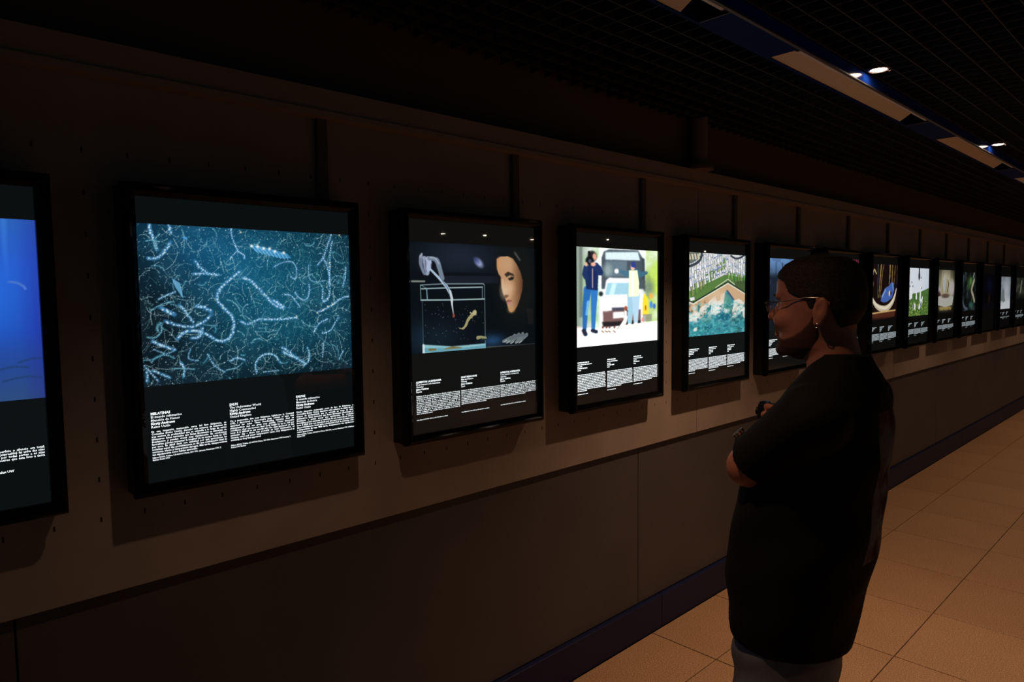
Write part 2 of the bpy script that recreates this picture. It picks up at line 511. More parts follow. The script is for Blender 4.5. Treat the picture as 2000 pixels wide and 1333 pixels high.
def pic_salps():
    p = Paint(500, 344, (14, 42, 56))
    g = np.exp(-(((p.X - .62) / .42) ** 2 + ((p.Y - .45) / .55) ** 2))
    p.addc(g, (2, 34, 44))
    g2 = np.exp(-(((p.X - .25) / .3) ** 2 + ((p.Y - .15) / .3) ** 2)); p.addc(g2, (4, 26, 44))
    g3 = np.exp(-(((p.X - .03) / .14) ** 2 + ((p.Y - .75) / .5) ** 2)); p.mix(.85 * g3, (12, 20, 24)); p.mix(.6 * np.clip((p.Y - .72) / .3, 0, 1), (12, 28, 36)); p.mix(.5 * np.clip((.4 - p.X) / .4, 0, 1) * np.clip(p.Y * 1.6, 0, 1), (12, 26, 38))
    p.addc(p.noise(9, 7, 3, 4) - .5, (18, 26, 30))
    r = random.Random(5)
    for i in range(1500):      # fine threads
        x, y = r.random(), r.random()
        if r.random() > .35 + .65 * math.exp(-((x - .68) / .3) ** 2): continue
        a = r.random() * 6.28; L = r.uniform(.01, .05); k = r.uniform(-1.6, 1.6)
        pts = [(x, y)]
        for q in range(5):
            x += math.cos(a) * L / 3 / p.asp; y += math.sin(a) * L / 3; a += k * .5
            pts.append((x, y))
        p.line(pts, .0006, (96, 180, 186), r.uniform(.2, .65))
    def chain(pts, size, col=(190, 225, 235), glow=(60, 130, 180), step=1.75, al=1.):
        sp = spline(pts, 14)
        if glow: p.line(sp, [size * 1.05] * len(sp), glow, .34 * al, 5)
        acc = 0
        for (a, b), (c, d) in zip(sp[:-1], sp[1:]):
            acc += math.hypot((c - a) * p.asp, d - b)
            if acc > size * step:
                acc = 0
                j = size * .5
                p.dot(a + r.uniform(-j, j), b + r.uniform(-j, j), size * r.uniform(.46, .78), col, al * r.uniform(.8, 1)); p.dot(a + r.uniform(-j, j) * 1.6, b + r.uniform(-j, j) * 1.6, size * .3, (225, 240, 245), al * .9)
    def C(pts):                # crop pixels of the photo to picture coordinates
        return [((x - (185 + y * .03)) / 1548, (y - 385 - (x - 190) * .035 + (y - 385) * .055 * (x - 190) / 1550) / 1128) for x, y in pts]
    big = [([(875, 720), (800, 780), (730, 850), (712, 920), (760, 990), (815, 1050), (825, 1130), (790, 1210), (720, 1222), (640, 1170), (560, 1140), (490, 1150), (445, 1195)], .0115),
           ([(890, 765), (950, 790), (1010, 850), (1080, 930), (1140, 985), (1205, 1000)], .012),
           ([(345, 965), (390, 995), (435, 1020)], .0135), ([(570, 965), (620, 975), (675, 1010)], .0125),
           ([(370, 1060), (440, 1090), (540, 1110), (620, 1080), (670, 1030)], .0105),
           ([(555, 735), (640, 735), (730, 745)], .010), ([(565, 640), (600, 690), (650, 735)], .009),
           ([(870, 1085), (930, 1108), (1010, 1080), (1100, 1085), (1200, 1085), (1300, 1078)], .0095),
           ([(290, 1195), (350, 1230), (430, 1265)], .0115), ([(270, 625), (330, 625), (380, 570), (415, 510)], .0105),
           ([(285, 385), (290, 440), (310, 500), (330, 570)], .011), ([(400, 385), (415, 450)], .010),
           ([(1105, 940), (1150, 960), (1195, 1000)], .0125), ([(535, 1190), (590, 1185), (612, 1120)], .010),
           ([(810, 400), (820, 470), (850, 550), (860, 575), (900, 600), (905, 630)], .006), ([(850, 575), (800, 630)], .005),
           ([(1590, 430), (1560, 520), (1520, 620), (1470, 680)], .0075), ([(1520, 620), (1560, 700), (1575, 800), (1570, 920), (1520, 960), (1515, 860)], .0085),
           ([(1600, 480), (1580, 600), (1578, 720), (1570, 830)], .008), ([(1405, 820), (1400, 900), (1370, 945), (1310, 920), (1290, 880)], .006),
           ([(1200, 900), (1250, 905), (1290, 950), (1330, 1000)], .006), ([(1120, 690), (1180, 660), (1260, 650), (1300, 700), (1290, 780), (1250, 760)], .0055),
           ([(1740, 925), (1660, 950), (1600, 990), (1540, 1020), (1470, 1045)], .0085), ([(1400, 670), (1400, 760), (1440, 805), (1540, 800)], .004),
           ([(1720, 690), (1710, 780), (1690, 850)], .007), ([(1510, 1210), (1580, 1190), (1650, 1090)], .007), ([(1440, 1200), (1490, 1130), (1560, 1100)], .007),
           ([(460, 950), (500, 1000), (550, 1080)], .009), ([(330, 910), (390, 880), (440, 860)], .006), ([(1180, 1300), (1230, 1330), (1310, 1400), (1360, 1430)], .010),
           ([(240, 1360), (330, 1480)], .007)]
    for pts, sz in big:
        chain(C(pts), sz * .76, (222, 240, 250), (60, 125, 175))
    low = [([(.04, .90), (.08, .93), (.11, .955)], .008), ([(.155, .86), (.17, .9), (.165, .96)], .008), ([(.27, .82), (.3, .9), (.345, .95)], .006),
           ([(.49, .97), (.49, .9), (.53, .85), (.58, .86), (.61, .92)], .008), ([(.62, .84), (.66, .87), (.7, .9)], .010), ([(.75, .82), (.76, .9), (.73, .95)], .009),
           ([(.84, .8), (.83, .9)], .006), ([(.95, .86), (.92, .93)], .007), ([(.02, .9), (.02, .97)], .009), ([(.37, .88), (.4, .86), (.44, .88)], .007),
           ([(.05, .77), (.1, .8), (.14, .78)], .004), ([(.2, .78), (.19, .84), (.23, .86)], .004), ([(.52, .97), (.6, .97)], .005)]
    for pts, sz in low:
        chain(pts, sz * .76, (215, 238, 248), (60, 130, 175))
    for i in range(420):        # small chains
        x, y = r.random(), r.random(); a = r.random() * 6.28; k = r.uniform(-.6, .6)
        pts = [(x, y)]; L = r.uniform(.03, .16)
        for q in range(4):
            x += math.cos(a) * L / 4 / p.asp; y += math.sin(a) * L / 4; a += k
            pts.append((x, y))
        chain(pts, r.uniform(.0022, .0040), (190, 232, 234), None if r.random() < .88 else (40, 105, 130), 1.7, r.uniform(.35, .9))
    # ribbed blue leaf shape and the small fish
    P = C([(945, 525), (1020, 535), (1120, 560), (1230, 590), (1262, 625), (1180, 625), (1080, 600), (985, 575)])
    p.poly(P, (70, 150, 205), .75)
    for q in range(9):
        p.line(C([(955 + q * 32, 528 + q * 8), (1010 + q * 28, 590 + q * 6)]), .0018, (150, 215, 245), .8)
    for x, y in ((958, 535), (1003, 538), (1047, 552), (1092, 553), (1132, 573), (1200, 583)):
        a, b = C([(x, y)])[0]; p.dot(a, b, .010, (255, 250, 240))
    p.poly(C([(418, 765), (470, 800), (490, 910), (440, 830)]), (110, 175, 215), .8)
    p.poly(C([(485, 475), (515, 475), (522, 490), (495, 492)]), (70, 150, 210), .9)
    for x, y in ((1558, 1000), (1600, 985), (1520, 1028), (1470, 1047), (1578, 690), (1575, 660), (1660, 440), (1300, 1070), (880, 435)):
        a, b = C([(x, y)])[0]; p.dot(a, b, .006, (255, 225, 180), .9)
    for i in range(1500):
        p.dot(r.random(), r.random(), r.uniform(.0012, .003), (150, 205, 215), r.uniform(.15, .9))
    for i in range(420):
        p.dot(r.random(), r.random(), r.uniform(.002, .0035), (215, 236, 238), r.uniform(.5, 1))
    return p

def pic_aquarium():
    p = Paint(400, 256, (9, 13, 17))
    # crop pixel -> picture (crop of the photo: x 255..1375)
    def C(pts):
        return [((x - 258) / 1122, (y - 372 - (x - 258) * .045) / (945 - (x - 258) * .125)) for x, y in pts]
    def c1(x, y): return C([(x, y)])[0]
    g = np.exp(-(((p.X - .38) / .33) ** 2 + ((p.Y - .12) / .2) ** 2)); p.addc(g, (20, 24, 34))
    p.rect(.0, .27, .68, .34, (12, 14, 20), .8)
    p.rect(.25, .30, .68, .37, (38, 42, 58), .55)
    p.rect(.02, .345, .115, .362, (150, 155, 150), .9)
    g = np.exp(-(((p.X - .2) / .2) ** 2 + ((p.Y - .86) / .16) ** 2)); p.addc(g, (18, 36, 52))
    g = np.exp(-(((p.X - .62) / .1) ** 2 + ((p.Y - .93) / .06) ** 2)); p.addc(g, (24, 52, 84))
    p.ell(*c1(840, 550), .035, .032, (170, 180, 225), .9, .5, .6)
    p.ell(*c1(820, 530), .025, .02, (40, 50, 110), .6, .6, .6)
    # tank
    tank = (150, 190, 195)
    p.poly(C([(360, 870), (890, 858), (893, 1300), (362, 1320)]), (10, 14, 18), .55)
    p.line(C([(350, 737), (520, 727), (875, 724), (888, 735)]), .0032, (190, 215, 215))
    p.line(C([(355, 768), (560, 760), (870, 752)]), .0045, (200, 225, 225))
    p.line(C([(352, 862), (600, 860), (888, 852)]), .0050, (205, 230, 230))
    p.line(C([(350, 737), (352, 862)]), .0030, tank); p.line(C([(888, 733), (888, 1300)]), .0030, (130, 165, 170))
    p.line(C([(362, 870), (364, 1320)]), .0022, (90, 120, 125)); p.line(C([(398, 765), (402, 858)]), .0045, (150, 200, 215))
    p.line(C([(868, 750), (868, 855)]), .0030, (160, 195, 200)); p.line(C([(355, 737), (395, 765)]), .002, tank)
    p.poly(C([(364, 1235), (600, 1250), (890, 1225), (896, 1285), (700, 1300), (362, 1322)]), (150, 205, 215), .95)
    p.poly(C([(364, 1262), (700, 1262), (890, 1240), (892, 1268), (500, 1300), (364, 1300)]), (90, 150, 170), .7)
    p.line(C([(364, 1240), (364, 1318)]), .012, (235, 250, 250), .8)
    p.line(C([(420, 1310), (893, 1270)]), .006, (225, 245, 248), .9)
    p.line(C([(410, 1278), (460, 1276)]), [.010, .008], (120, 105, 60)); p.line(C([(535, 1272), (600, 1260), (680, 1262)]), [.004, .012, .003], (130, 115, 70))
    # grating under the gloved hand
    p.poly(C([(900, 1255), (1380, 1225), (1380, 1250), (900, 1298)]), (40, 46, 48))
    for q in range(46):
        x = 905 + q * 10.3
        p.line(C([(x, 1252 - q * .7), (x + 18, 1296 - q * .95)]), .0016, (165, 172, 170), .85 - q * .008)
    p.line(C([(285, 1334), (600, 1325), (900, 1306), (1380, 1262)]), [.007, .007, .004, .002], (190, 200, 205), .9)
    # tweezers and glove
    p.line(spline(C([(360, 500), (358, 560), (385, 640)]), 6), [.020] * 12 + [.016], (118, 128, 150))
    p.line(spline(C([(385, 520), (400, 580), (405, 640)]), 6), [.026] * 12 + [.018], (150, 160, 186))
    p.line(spline(C([(415, 520), (425, 560), (412, 610)]), 6), [.024] * 12 + [.016], (176, 188, 218))
    p.line(spline(C([(420, 515), (480, 530), (505, 600), (525, 680)]), 6), [.018] * 6 + [.026] * 6 + [.024] * 7, (120, 134, 152))
    p.line(spline(C([(430, 506), (470, 514), (500, 560)]), 6), .006, (176, 188, 205), .7)
    p.line(spline(C([(352, 505), (366, 480)]), 3), .010, (160, 165, 180), .9)
    p.line(spline(C([(392, 530), (394, 585), (400, 630)]), 4), .003, (70, 78, 96), .9); p.line(spline(C([(372, 520), (372, 570), (392, 640)]), 4), .003, (60, 66, 84), .9)
    p.ell(*c1(455, 575), .016, .026, (16, 18, 26), .95, .4); p.blur(1)
    p.line(C([(430, 605), (500, 680), (560, 750), (585, 800)]), [.010, .012, .016, .016], (175, 195, 215))
    p.line(C([(585, 790), (600, 850), (602, 900), (612, 980)]), [.016, .016, .009, .003], (205, 215, 220))
    p.line(C([(500, 660), (570, 765), (590, 850)]), .004, (90, 110, 130))
    p.ell(*c1(614, 992), .009, .020, (150, 70, 62), 1, .4)
    # newt
    p.line(spline(C([(662, 1098), (690, 1100), (715, 1075), (735, 1030), (760, 1000), (800, 960)]), 8), [.004] * 8 + [.010] * 8 + [.014] * 8 + [.015] * 8 + [.017] * 9, (165, 155, 110))
    p.ell(*c1(795, 968), .016, .026, (190, 182, 140), 1, .3, -.8)
    p.line(C([(757, 966), (770, 975)]), .006, (190, 180, 140)); p.line(C([(765, 1005), (775, 1010)]), .004, (160, 150, 105))
    p.line(C([(820, 1178), (850, 1172), (890, 1180)]), [.018, .012, .014], (150, 148, 105)); p.line(C([(850, 1190), (892, 1192)]), .008, (40, 44, 40))
    # face lit from the left, framed by dark hair
    p.ell(.835, .34, .175, .42, (22, 22, 20), .85, .35)
    p.poly(C([(1004, 515), (1040, 498), (1110, 495), (1160, 515), (1200, 565), (1235, 630), (1255, 700), (1250, 770), (1225, 850), (1195, 915), (1165, 950), (1140, 965), (1118, 955), (1108, 930), (1095, 890), (1082, 850),
                    (1060, 800), (1045, 755), (1040, 700), (1040, 665), (1022, 645), (1005, 600)]), (196, 150, 110))
    sh = np.clip((p.X - .78) / .11, 0, 1)
    skin = (np.abs(p.a[..., 0] - 196) < 40) & (p.a[..., 0] > 120)
    p.a -= (skin * sh)[..., None] * np.array((95, 88, 72))
    p.ell(*c1(1085, 780), .035, .07, (232, 198, 165), .75, .8); p.ell(*c1(1135, 760), .03, .055, (222, 178, 140), .6, .8)
    p.ell(*c1(1030, 560), .018, .05, (212, 150, 100), .7, .8); p.ell(*c1(1100, 560), .05, .05, (205, 165, 125), .5, .8)
    p.poly(C([(1075, 645), (1110, 622), (1160, 640), (1175, 662), (1130, 652), (1095, 668)]), (52, 42, 34), .95)
    p.poly(C([(1108, 680), (1140, 664), (1172, 668), (1160, 690), (1125, 697)]), (34, 28, 24), .95)
    p.dot(*c1(1128, 668), .007, (190, 185, 170))
    p.poly(C([(1022, 650), (1042, 668), (1040, 700), (1026, 690)]), (30, 24, 20), .9)
    p.poly(C([(1070, 822), (1090, 815), (1120, 820), (1100, 838), (1082, 845)]), (120, 78, 58), .9)
    p.line(C([(1060, 690), (1062, 760), (1068, 812)]), .006, (236, 206, 176), .6)
    p.poly(C([(1088, 868), (1110, 856), (1145, 862), (1150, 872), (1120, 880), (1095, 885)]), (150, 92, 80), .95)
    p.poly(C([(1093, 882), (1120, 876), (1148, 870), (1135, 893), (1110, 902)]), (196, 138, 132), .95)
    p.ell(*c1(1140, 940), .03, .03, (200, 150, 95), .6, .6)
    for q in range(7):
        p.dot(*c1(1180 + q * 8, 465 + q * 10), .012, (105, 105, 104), .6)
    for q in range(6):
        p.line(spline(C([(1290 + q * 12, 930), (1305 + q * 10, 990), (1310 + q * 9, 1060)]), 5), .0014, (80, 62, 54), .6)
    p.blur(2, p.sl(.66, .9, .12, .68))
    # second glove
    for q, (x, y, x2, y2) in enumerate(((1058, 1208, 1130, 1180), (1090, 1215, 1170, 1160), (1130, 1218, 1210, 1150), (1180, 1216, 1250, 1145), (1212, 1212, 1290, 1150))):
        p.line(C([(x, y), (x2, y2)]), [.015, .021], (112, 124, 126), .95)
        p.line(C([(x + 8, y + 4), (x + 30, y - 10)]), .005, (190, 198, 198), .8)
    p.poly(C([(1110, 1180), (1200, 1142), (1290, 1140), (1298, 1160), (1200, 1172), (1120, 1200)]), (92, 100, 104), .8)
    r = random.Random(3)
    for i in range(60):
        p.dot(*c1(r.uniform(370, 880), r.uniform(880, 1220)), .0035, (150, 165, 170), r.uniform(.2, .9))
    p.a = np.clip(p.a, 0, 255)
    return p

def pic_street():
    p = Paint(210, 240, (225, 232, 228))
    def C(pts): return [((x - 203) / 565, (y - 207 - (x - 203) * .06) / (648 - (x - 203) * .145)) for x, y in pts]
    def c1(x, y): return C([(x, y)])[0]
    n = p.noise(7, 7, 2, 3)
    p.mix(np.clip(1 - p.X / .24, 0, 1) * .95, (110, 125, 110))
    p.mix(np.clip(n - .35, 0, 1) * 1.6 * (p.X < .27) * (p.X > .06), (120, 165, 95))
    p.mix((p.X > .84) * np.clip(n * 1.3, 0, 1), (150, 180, 80)); p.mix((p.X > .9) * np.clip(n - .45, 0, 1) * 3 * (p.Y < .6), (190, 215, 90))
    p.rect(.05, .0, .085, .7, (90, 95, 92), .7)
    p.rect(.27, 0, .36, .3, (250, 252, 250), .9)
    # bus
    p.poly(C([(385, 240), (420, 228), (620, 235), (650, 280), (655, 480), (370, 480), (370, 280)]), (70, 80, 88))
    p.poly(C([(395, 245), (620, 245), (635, 300), (395, 292)]), (205, 222, 228), .95)
    p.poly(C([(395, 300), (540, 302), (540, 400), (400, 400)]), (95, 112, 122)); p.ell(*c1(410, 360), .05, .06, (150, 165, 165), .7, .5)
    p.poly(C([(648, 280), (668, 290), (676, 500), (655, 480)]), (44, 50, 56), .9)
    # car
    p.poly(C([(400, 425), (420, 408), (580, 412), (620, 520), (645, 560), (645, 700), (375, 715), (365, 560), (385, 520)]), (238, 234, 238))
    p.poly(C([(408, 440), (560, 440), (565, 515), (392, 518)]), (150, 190, 205)); p.poly(C([(440, 445), (470, 445), (450, 515), (420, 515)]), (205, 232, 240), .7)
    p.poly(C([(378, 620), (640, 610), (640, 690), (380, 705)]), (100, 68, 66), .9)
    p.ell(*c1(400, 590), .05, .045, (255, 255, 250), 1, .4)
    p.poly(C([(435, 598), (525, 596), (520, 618), (440, 620)]), (70, 70, 84)); p.poly(C([(447, 628), (520, 625), (520, 662), (447, 668)]), (235, 240, 238))
    p.poly(C([(372, 690), (640, 680), (640, 715), (380, 722)]), (40, 34, 36)); p.ell(*c1(366, 510), .025, .025, (35, 40, 48), 1, .2)
    p.ell(*c1(700, 470), .07, .09, (90, 105, 95), .7, .6)
    p.blur(3); p.grain(.10, 4)
    # ground
    p.poly([(0, .80), (.3, .82), (1, .78), (1, 1), (0, 1)], (242, 244, 243), .97)
    p.poly([(0, .78), (.1, .8), (.1, .88), (0, .9)], (232, 200, 198), .6)
    # cameraman
    p.line(C([(282, 480), (268, 600), (262, 740)]), [.036, .027, .018], (42, 98, 160)); p.line(C([(325, 480), (320, 600), (316, 735)]), [.036, .027, .018], (50, 110, 172))
    p.line(C([(285, 560), (276, 640)]), .012, (120, 175, 220), .8)
    p.poly(C([(268, 345), (300, 320), (345, 325), (350, 400), (345, 488), (275, 480), (265, 400)]), (30, 44, 84))
    p.line(C([(350, 345), (362, 375), (335, 330)]), .03, (34, 50, 92)); p.line(C([(272, 340), (264, 385), (272, 405)]), .022, (34, 50, 92))
    p.line(C([(313, 350), (313, 470)]), .004, (190, 165, 160))
    p.ell(*c1(312, 272), .05, .055, (40, 34, 36), 1, .2); p.ell(*c1(326, 275), .022, .035, (208, 150, 130), 1, .3)
    p.ell(*c1(296, 300), .045, .045, (18, 20, 26), 1, .2); p.ell(*c1(318, 322), .028, .02, (215, 160, 140), 1, .3); p.ell(*c1(274, 322), .015, .02, (215, 160, 140), 1, .3)
    p.line(C([(292, 245), (294, 262)]), .012, (25, 25, 30)); p.ell(*c1(297, 302), .018, .02, (90, 95, 110), .8, .3)
    p.line(C([(258, 745), (268, 768)]), .02, (40, 44, 60)); p.line(C([(312, 745), (335, 752)]), .018, (40, 44, 60))
    # person in the vest
    p.line(C([(572, 525), (560, 700)]), [.045, .022], (150, 185, 205)); p.line(C([(605, 525), (604, 700)]), [.045, .022], (165, 195, 212))
    p.line(C([(490, 365), (540, 385), (575, 372)]), [.014, .032, .034], (70, 105, 125)); p.line(C([(600, 370), (640, 388), (680, 378)]), [.034, .03, .018], (62, 98, 120))
    p.poly(C([(555, 362), (615, 362), (628, 440), (625, 525), (552, 530), (556, 430)]), (228, 240, 190)); p.poly(C([(575, 370), (590, 370), (588, 520), (570, 520)]), (252, 255, 250), .8)
    p.ell(*c1(582, 342), .026, .036, (225, 175, 160), 1, .3); p.poly(C([(570, 338), (572, 312), (592, 305), (604, 322), (602, 348)]), (52, 60, 130))
    p.ell(*c1(470, 366), .024, .024, (240, 235, 232), 1, .4); p.line(C([(560, 715), (558, 726)]), .025, (240, 225, 215)); p.line(C([(604, 712), (606, 722)]), .03, (240, 225, 215))
    # signs
    p.poly(C([(655, 540), (668, 505), (695, 545), (698, 640), (652, 650)]), (232, 200, 60)); p.ell(*c1(676, 600), .012, .03, (150, 90, 30), .8, .3)
    p.ell(*c1(718, 525), .022, .03, (240, 160, 70), 1, .4); p.ell(*c1(718, 580), .02, .04, (70, 130, 210), 1, .3); p.ell(*c1(742, 590), .02, .03, (60, 100, 180), .9, .3)
    p.rect(.8, .7, .92, .78, (120, 110, 115), .6); p.poly(C([(645, 680), (655, 655), (665, 700)]), (220, 130, 120))
    # goose and goslings
    p.line(spline(C([(472, 735), (500, 722), (525, 690), (531, 650), (531, 620)]), 5), [.012] * 5 + [.024] * 5 + [.02] * 5 + [.012] * 6, (246, 244, 240))
    p.line(C([(475, 735), (500, 700), (520, 670)]), .0035, (100, 85, 80), .8); p.line(C([(480, 742), (512, 730), (532, 700)]), .003, (150, 130, 120), .6)
    p.ell(*c1(533, 604), .020, .026, (150, 75, 50), 1, .3); p.line(C([(536, 612), (545, 622)]), .006, (90, 60, 50))
    for x in (378, 402, 422, 455):
        p.ell(*c1(x, 742), .019, .021, (238, 226, 214), 1, .4); p.ell(*c1(x, 724), .012, .012, (110, 70, 60), 1, .4); p.line(C([(x - 8, 748), (x + 6, 756)]), .005, (120, 90, 80))
    p.blur(1); p.grain(.06)
    p.a = 255 * np.clip(p.a / 255 * 1.2 - .03, 0, 1.3)
    return p

def pic_coast():
    p = Paint(220, 250, (60, 150, 160))
    def C(pts): return [((x - 62) / 790, (y - 85 - (x - 62) * .085) / (1070 - (x - 62) * .118)) for x, y in pts]
    def c1(x, y): return C([(x, y)])[0]
    n1 = p.noise(8, 10, 1, 4); n2 = p.noise(24, 30, 4, 3)
    p.mix(np.clip((n1 - .52) * 5, 0, .8), (20, 90, 120)); p.mix(np.clip((n2 - .62) * 6, 0, .9) * (p.Y > .8), (20, 52, 92)); p.mix(np.clip((n2 - .66) * 4, 0, .6), (120, 210, 215))
    p.mix(np.clip((n1 - .45) * 3, 0, .7) * np.clip((p.Y - .6) * 2, 0, 1) * (p.X > .72), (90, 105, 70))
    # foam and beach
    p.poly(C([(60, 700), (140, 735), (600, 500), (850, 640), (850, 960), (790, 900), (760, 830), (700, 900), (640, 960), (660, 860), (690, 740), (620, 610), (560, 600), (540, 790), (470, 900), (380, 880), (360, 760), (300, 880), (220, 940), (120, 960), (60, 900)]), (236, 226, 212), 1.)
    p.poly(C([(60, 705), (140, 740), (600, 505), (850, 645), (850, 760), (760, 700), (690, 720), (600, 590), (500, 640), (495, 700), (455, 720), (420, 650), (330, 730), (240, 790), (150, 880), (60, 830)]), (212, 172, 130), .95)
    p.mix(np.clip((n2 - .6) * 5, 0, .8) * (p.X < .3) * (p.Y > .57) * (p.Y < .74), (110, 90, 70))
    p.poly(C([(560, 640), (640, 640), (660, 760), (650, 860), (560, 900), (540, 800), (545, 700)]), (80, 150, 140), .95)
    p.poly(C([(370, 740), (330, 880), (250, 960), (330, 1000), (420, 900), (370, 880), (360, 800)]), (60, 130, 130), .8)
    for q in range(9): p.line(C([(585 + q * 11, 590 + q * 14), (600 + q * 11, 600 + q * 14)]), .010, (70, 85, 120), .9)
    p.line(C([(370, 780), (530, 798)]), .005, (110, 165, 160)); p.ell(*c1(172, 1062), .038, .022, (235, 230, 220), 1, .3, -.3)
    for x, y, a, b in ((90, 920, .05, .04), (690, 900, .06, .035), (800, 850, .06, .05), (430, 850, .05, .04), (180, 930, .05, .04)):
        p.ell(*c1(x, y), a, b, (245, 242, 236), .9, .5)
    p.mix(np.clip((n2 - .58) * 6, 0, .85) * (p.Y > .60) * (p.Y < .86) * (p.a[..., 0] > 180), (190, 178, 165))
    p.ell(*c1(455, 640), .12, .06, (226, 196, 160), .7, .6); p.ell(*c1(450, 800), .09, .06, (250, 248, 244), .9, .5)
    wm = (p.Y > .48 + .0 * p.X)
    n3 = p.noise(16, 20, 21, 4)
    p.mix(np.clip((n3 - .54) * 7, 0, .8) * wm * np.exp(-((p.Y - .70) / .10) ** 2), (240, 240, 236))
    p.mix(np.clip((n3 - .40) * -8, 0, .8) * (p.Y > .62), (36, 104, 112))
    p.mix(np.clip((p.noise(30, 50, 23, 3) - .55) * 5, 0, .55) * (p.Y > .6), (116, 206, 206))
    p.blur(1)
    # green strip then the houses
    town = C([(60, 60), (860, 60), (850, 632), (600, 495), (145, 722), (60, 690)])
    p.poly(town, (222, 222, 224))
    lawn = C([(60, 585), (150, 560), (560, 385), (850, 440), (850, 632), (600, 470), (145, 715), (60, 685)])
    p.poly(lawn, (92, 132, 66))
    r = random.Random(9)
    for q in range(18):
        x = 62 + q * 47 + r.uniform(-6, 6)
        yl = 640 - q * 38 if x < 570 else 400 + (x - 570) * .25
        p.poly(C([(x, yl - 80), (x + 30, yl - 90), (x + 44, yl + 20), (x + 12, yl + 60)]), random.Random(q).choice([(110, 150, 70), (140, 150, 90), (80, 140, 60), (126, 170, 84)]), .85)
        p.line(C([(x, yl - 70), (x + 22, yl + 60)]), .004, (40, 50, 36), .8)
    for row in range(5):
        for q in range(27):
            x = 64 + q * 30 + r.uniform(-6, 6)
            base = (470 - (x - 62) * .30 if x < 580 else 315 + (x - 580) * .24) - row * 78
            if base < 70 + (x - 60) * .07: continue
            wv, hv = r.uniform(14, 26), r.uniform(34, 62)
            cc = r.choice([(250, 250, 252), (242, 244, 248), (206, 214, 232), (228, 228, 234), (252, 252, 252), (174, 186, 214), (196, 206, 200)])
            p.poly(C([(x, base), (x + wv, base - 10), (x + wv + 6, base + hv - 8), (x + 6, base + hv)]), cc)
            if r.random() < .6: p.poly(C([(x + 4, base + hv * .5), (x + wv, base + hv * .42), (x + wv + 2, base + hv * .7), (x + 7, base + hv * .78)]), r.choice([(60, 84, 160), (96, 118, 178), (70, 76, 90), (110, 150, 110)]), .85)
            p.line(C([(x + wv + 3, base - 14), (x + wv + 10, base + hv + 6)]), .0038, (60, 66, 62), .6)
    p.line(spline(C([(60, 270), (140, 250), (215, 200), (245, 130), (235, 80)]), 8), .015, (60, 66, 72), .95)
    p.line(spline(C([(640, 150), (700, 185), (770, 180), (850, 140)]), 8), .012, (60, 68, 80), .95)
    p.poly(C([(60, 90), (215, 100), (200, 180), (130, 225), (60, 245)]), (74, 82, 66), .75)
    for q in range(4): p.poly(C([(78 + q * 36, 110), (100 + q * 36, 112), (112 + q * 36, 180), (90 + q * 36, 184)]), (214, 204, 178))
    p.line(C([(60, 692), (142, 722), (600, 480), (850, 625)]), .010, (44, 56, 40)); p.line(C([(60, 706), (145, 738), (600, 498), (850, 642)]), .008, (226, 224, 200))
    p.line(C([(430, 545), (600, 445), (700, 520)]), .005, (236, 236, 220), .9); p.poly(C([(700, 480), (850, 470), (850, 600), (790, 595), (700, 530)]), (60, 70, 50), .55)
    p.poly(C([(98, 660), (155, 652), (160, 688), (110, 702)]), (240, 240, 236))
    return p

def pic_blue():
    p = Paint(300, 200, (36, 74, 186))
    p.a[:] = np.stack([30 + 16 * (1 - p.Y), 62 + 40 * (1 - p.Y), 150 + 60 * (1 - np.abs(p.Y - .25))], -1)
    rays = np.clip(p.noise(30, 1.2, 6, 2) - .45, 0, 1)
    p.addc(rays * (1 - p.Y) * .9, (40, 60, 60))
    g = np.exp(-(((p.X - .85) / .1) ** 2 + ((p.Y - .45) / .25) ** 2)); p.addc(g, (0, 24, 26))
    p.mix(np.clip((p.Y - .62) / .38, 0, 1) * .85, (52, 84, 128))
    p.mix(np.clip((p.X - .93) / .07, 0, 1) * .35, (40, 30, 150))
    p.line(spline([(.905, .345), (.93, .35), (.95, .37), (.955, .385)], 5), .006, (90, 130, 215), .45)
    for a, b, c in ((.97, .78, .05), (.90, .82, .05), (.93, .88, .06), (.8, .7, .05), (.6, .8, .06), (.4, .5, .04), (.2, .6, .05)):
        p.line(spline([(a - c, b + .01), (a, b - .008), (a + c, b)], 4), .006, (36, 62, 110), .5)
    return p

def pic_dusk():
    p = Paint(120, 90, (18, 24, 34))
    p.mix(np.clip(1 - p.Y / .28, 0, 1) ** .4, (120, 165, 225)); p.mix((p.noise(6, 12, 8) > .55) * (p.Y < .25) * .35, (70, 90, 130))
    for x, h in ((.18, .05), (.32, .06), (.45, .1), (.5, .12), (.62, .08), (.8, .1)): p.rect(x, h, x + .012, .3, (30, 40, 62))
    p.mix(np.clip((p.Y - .2) / .08, 0, 1) * .95, (30, 38, 56)); p.mix(np.clip((p.Y - .5) / .4, 0, 1) * .8, (14, 16, 18))
    p.addc(np.clip(p.noise(14, 10, 3) - .55, 0, 1) * (p.Y > .3), (60, 70, 90))
    return p

def pic_pink():
    p = Paint(100, 80, (24, 12, 16))
    for q in range(18): p.rect(q / 18., .0, q / 18. + .03, .28, (168, 60, 92), .85)
    p.mix(np.clip((p.Y - .2) / .12, 0, 1), (22, 12, 14)); p.ell(.9, .85, .06, .14, (215, 150, 90), .9, .5); p.ell(.6, .5, .2, .3, (40, 20, 30), .8, .6)
    return p

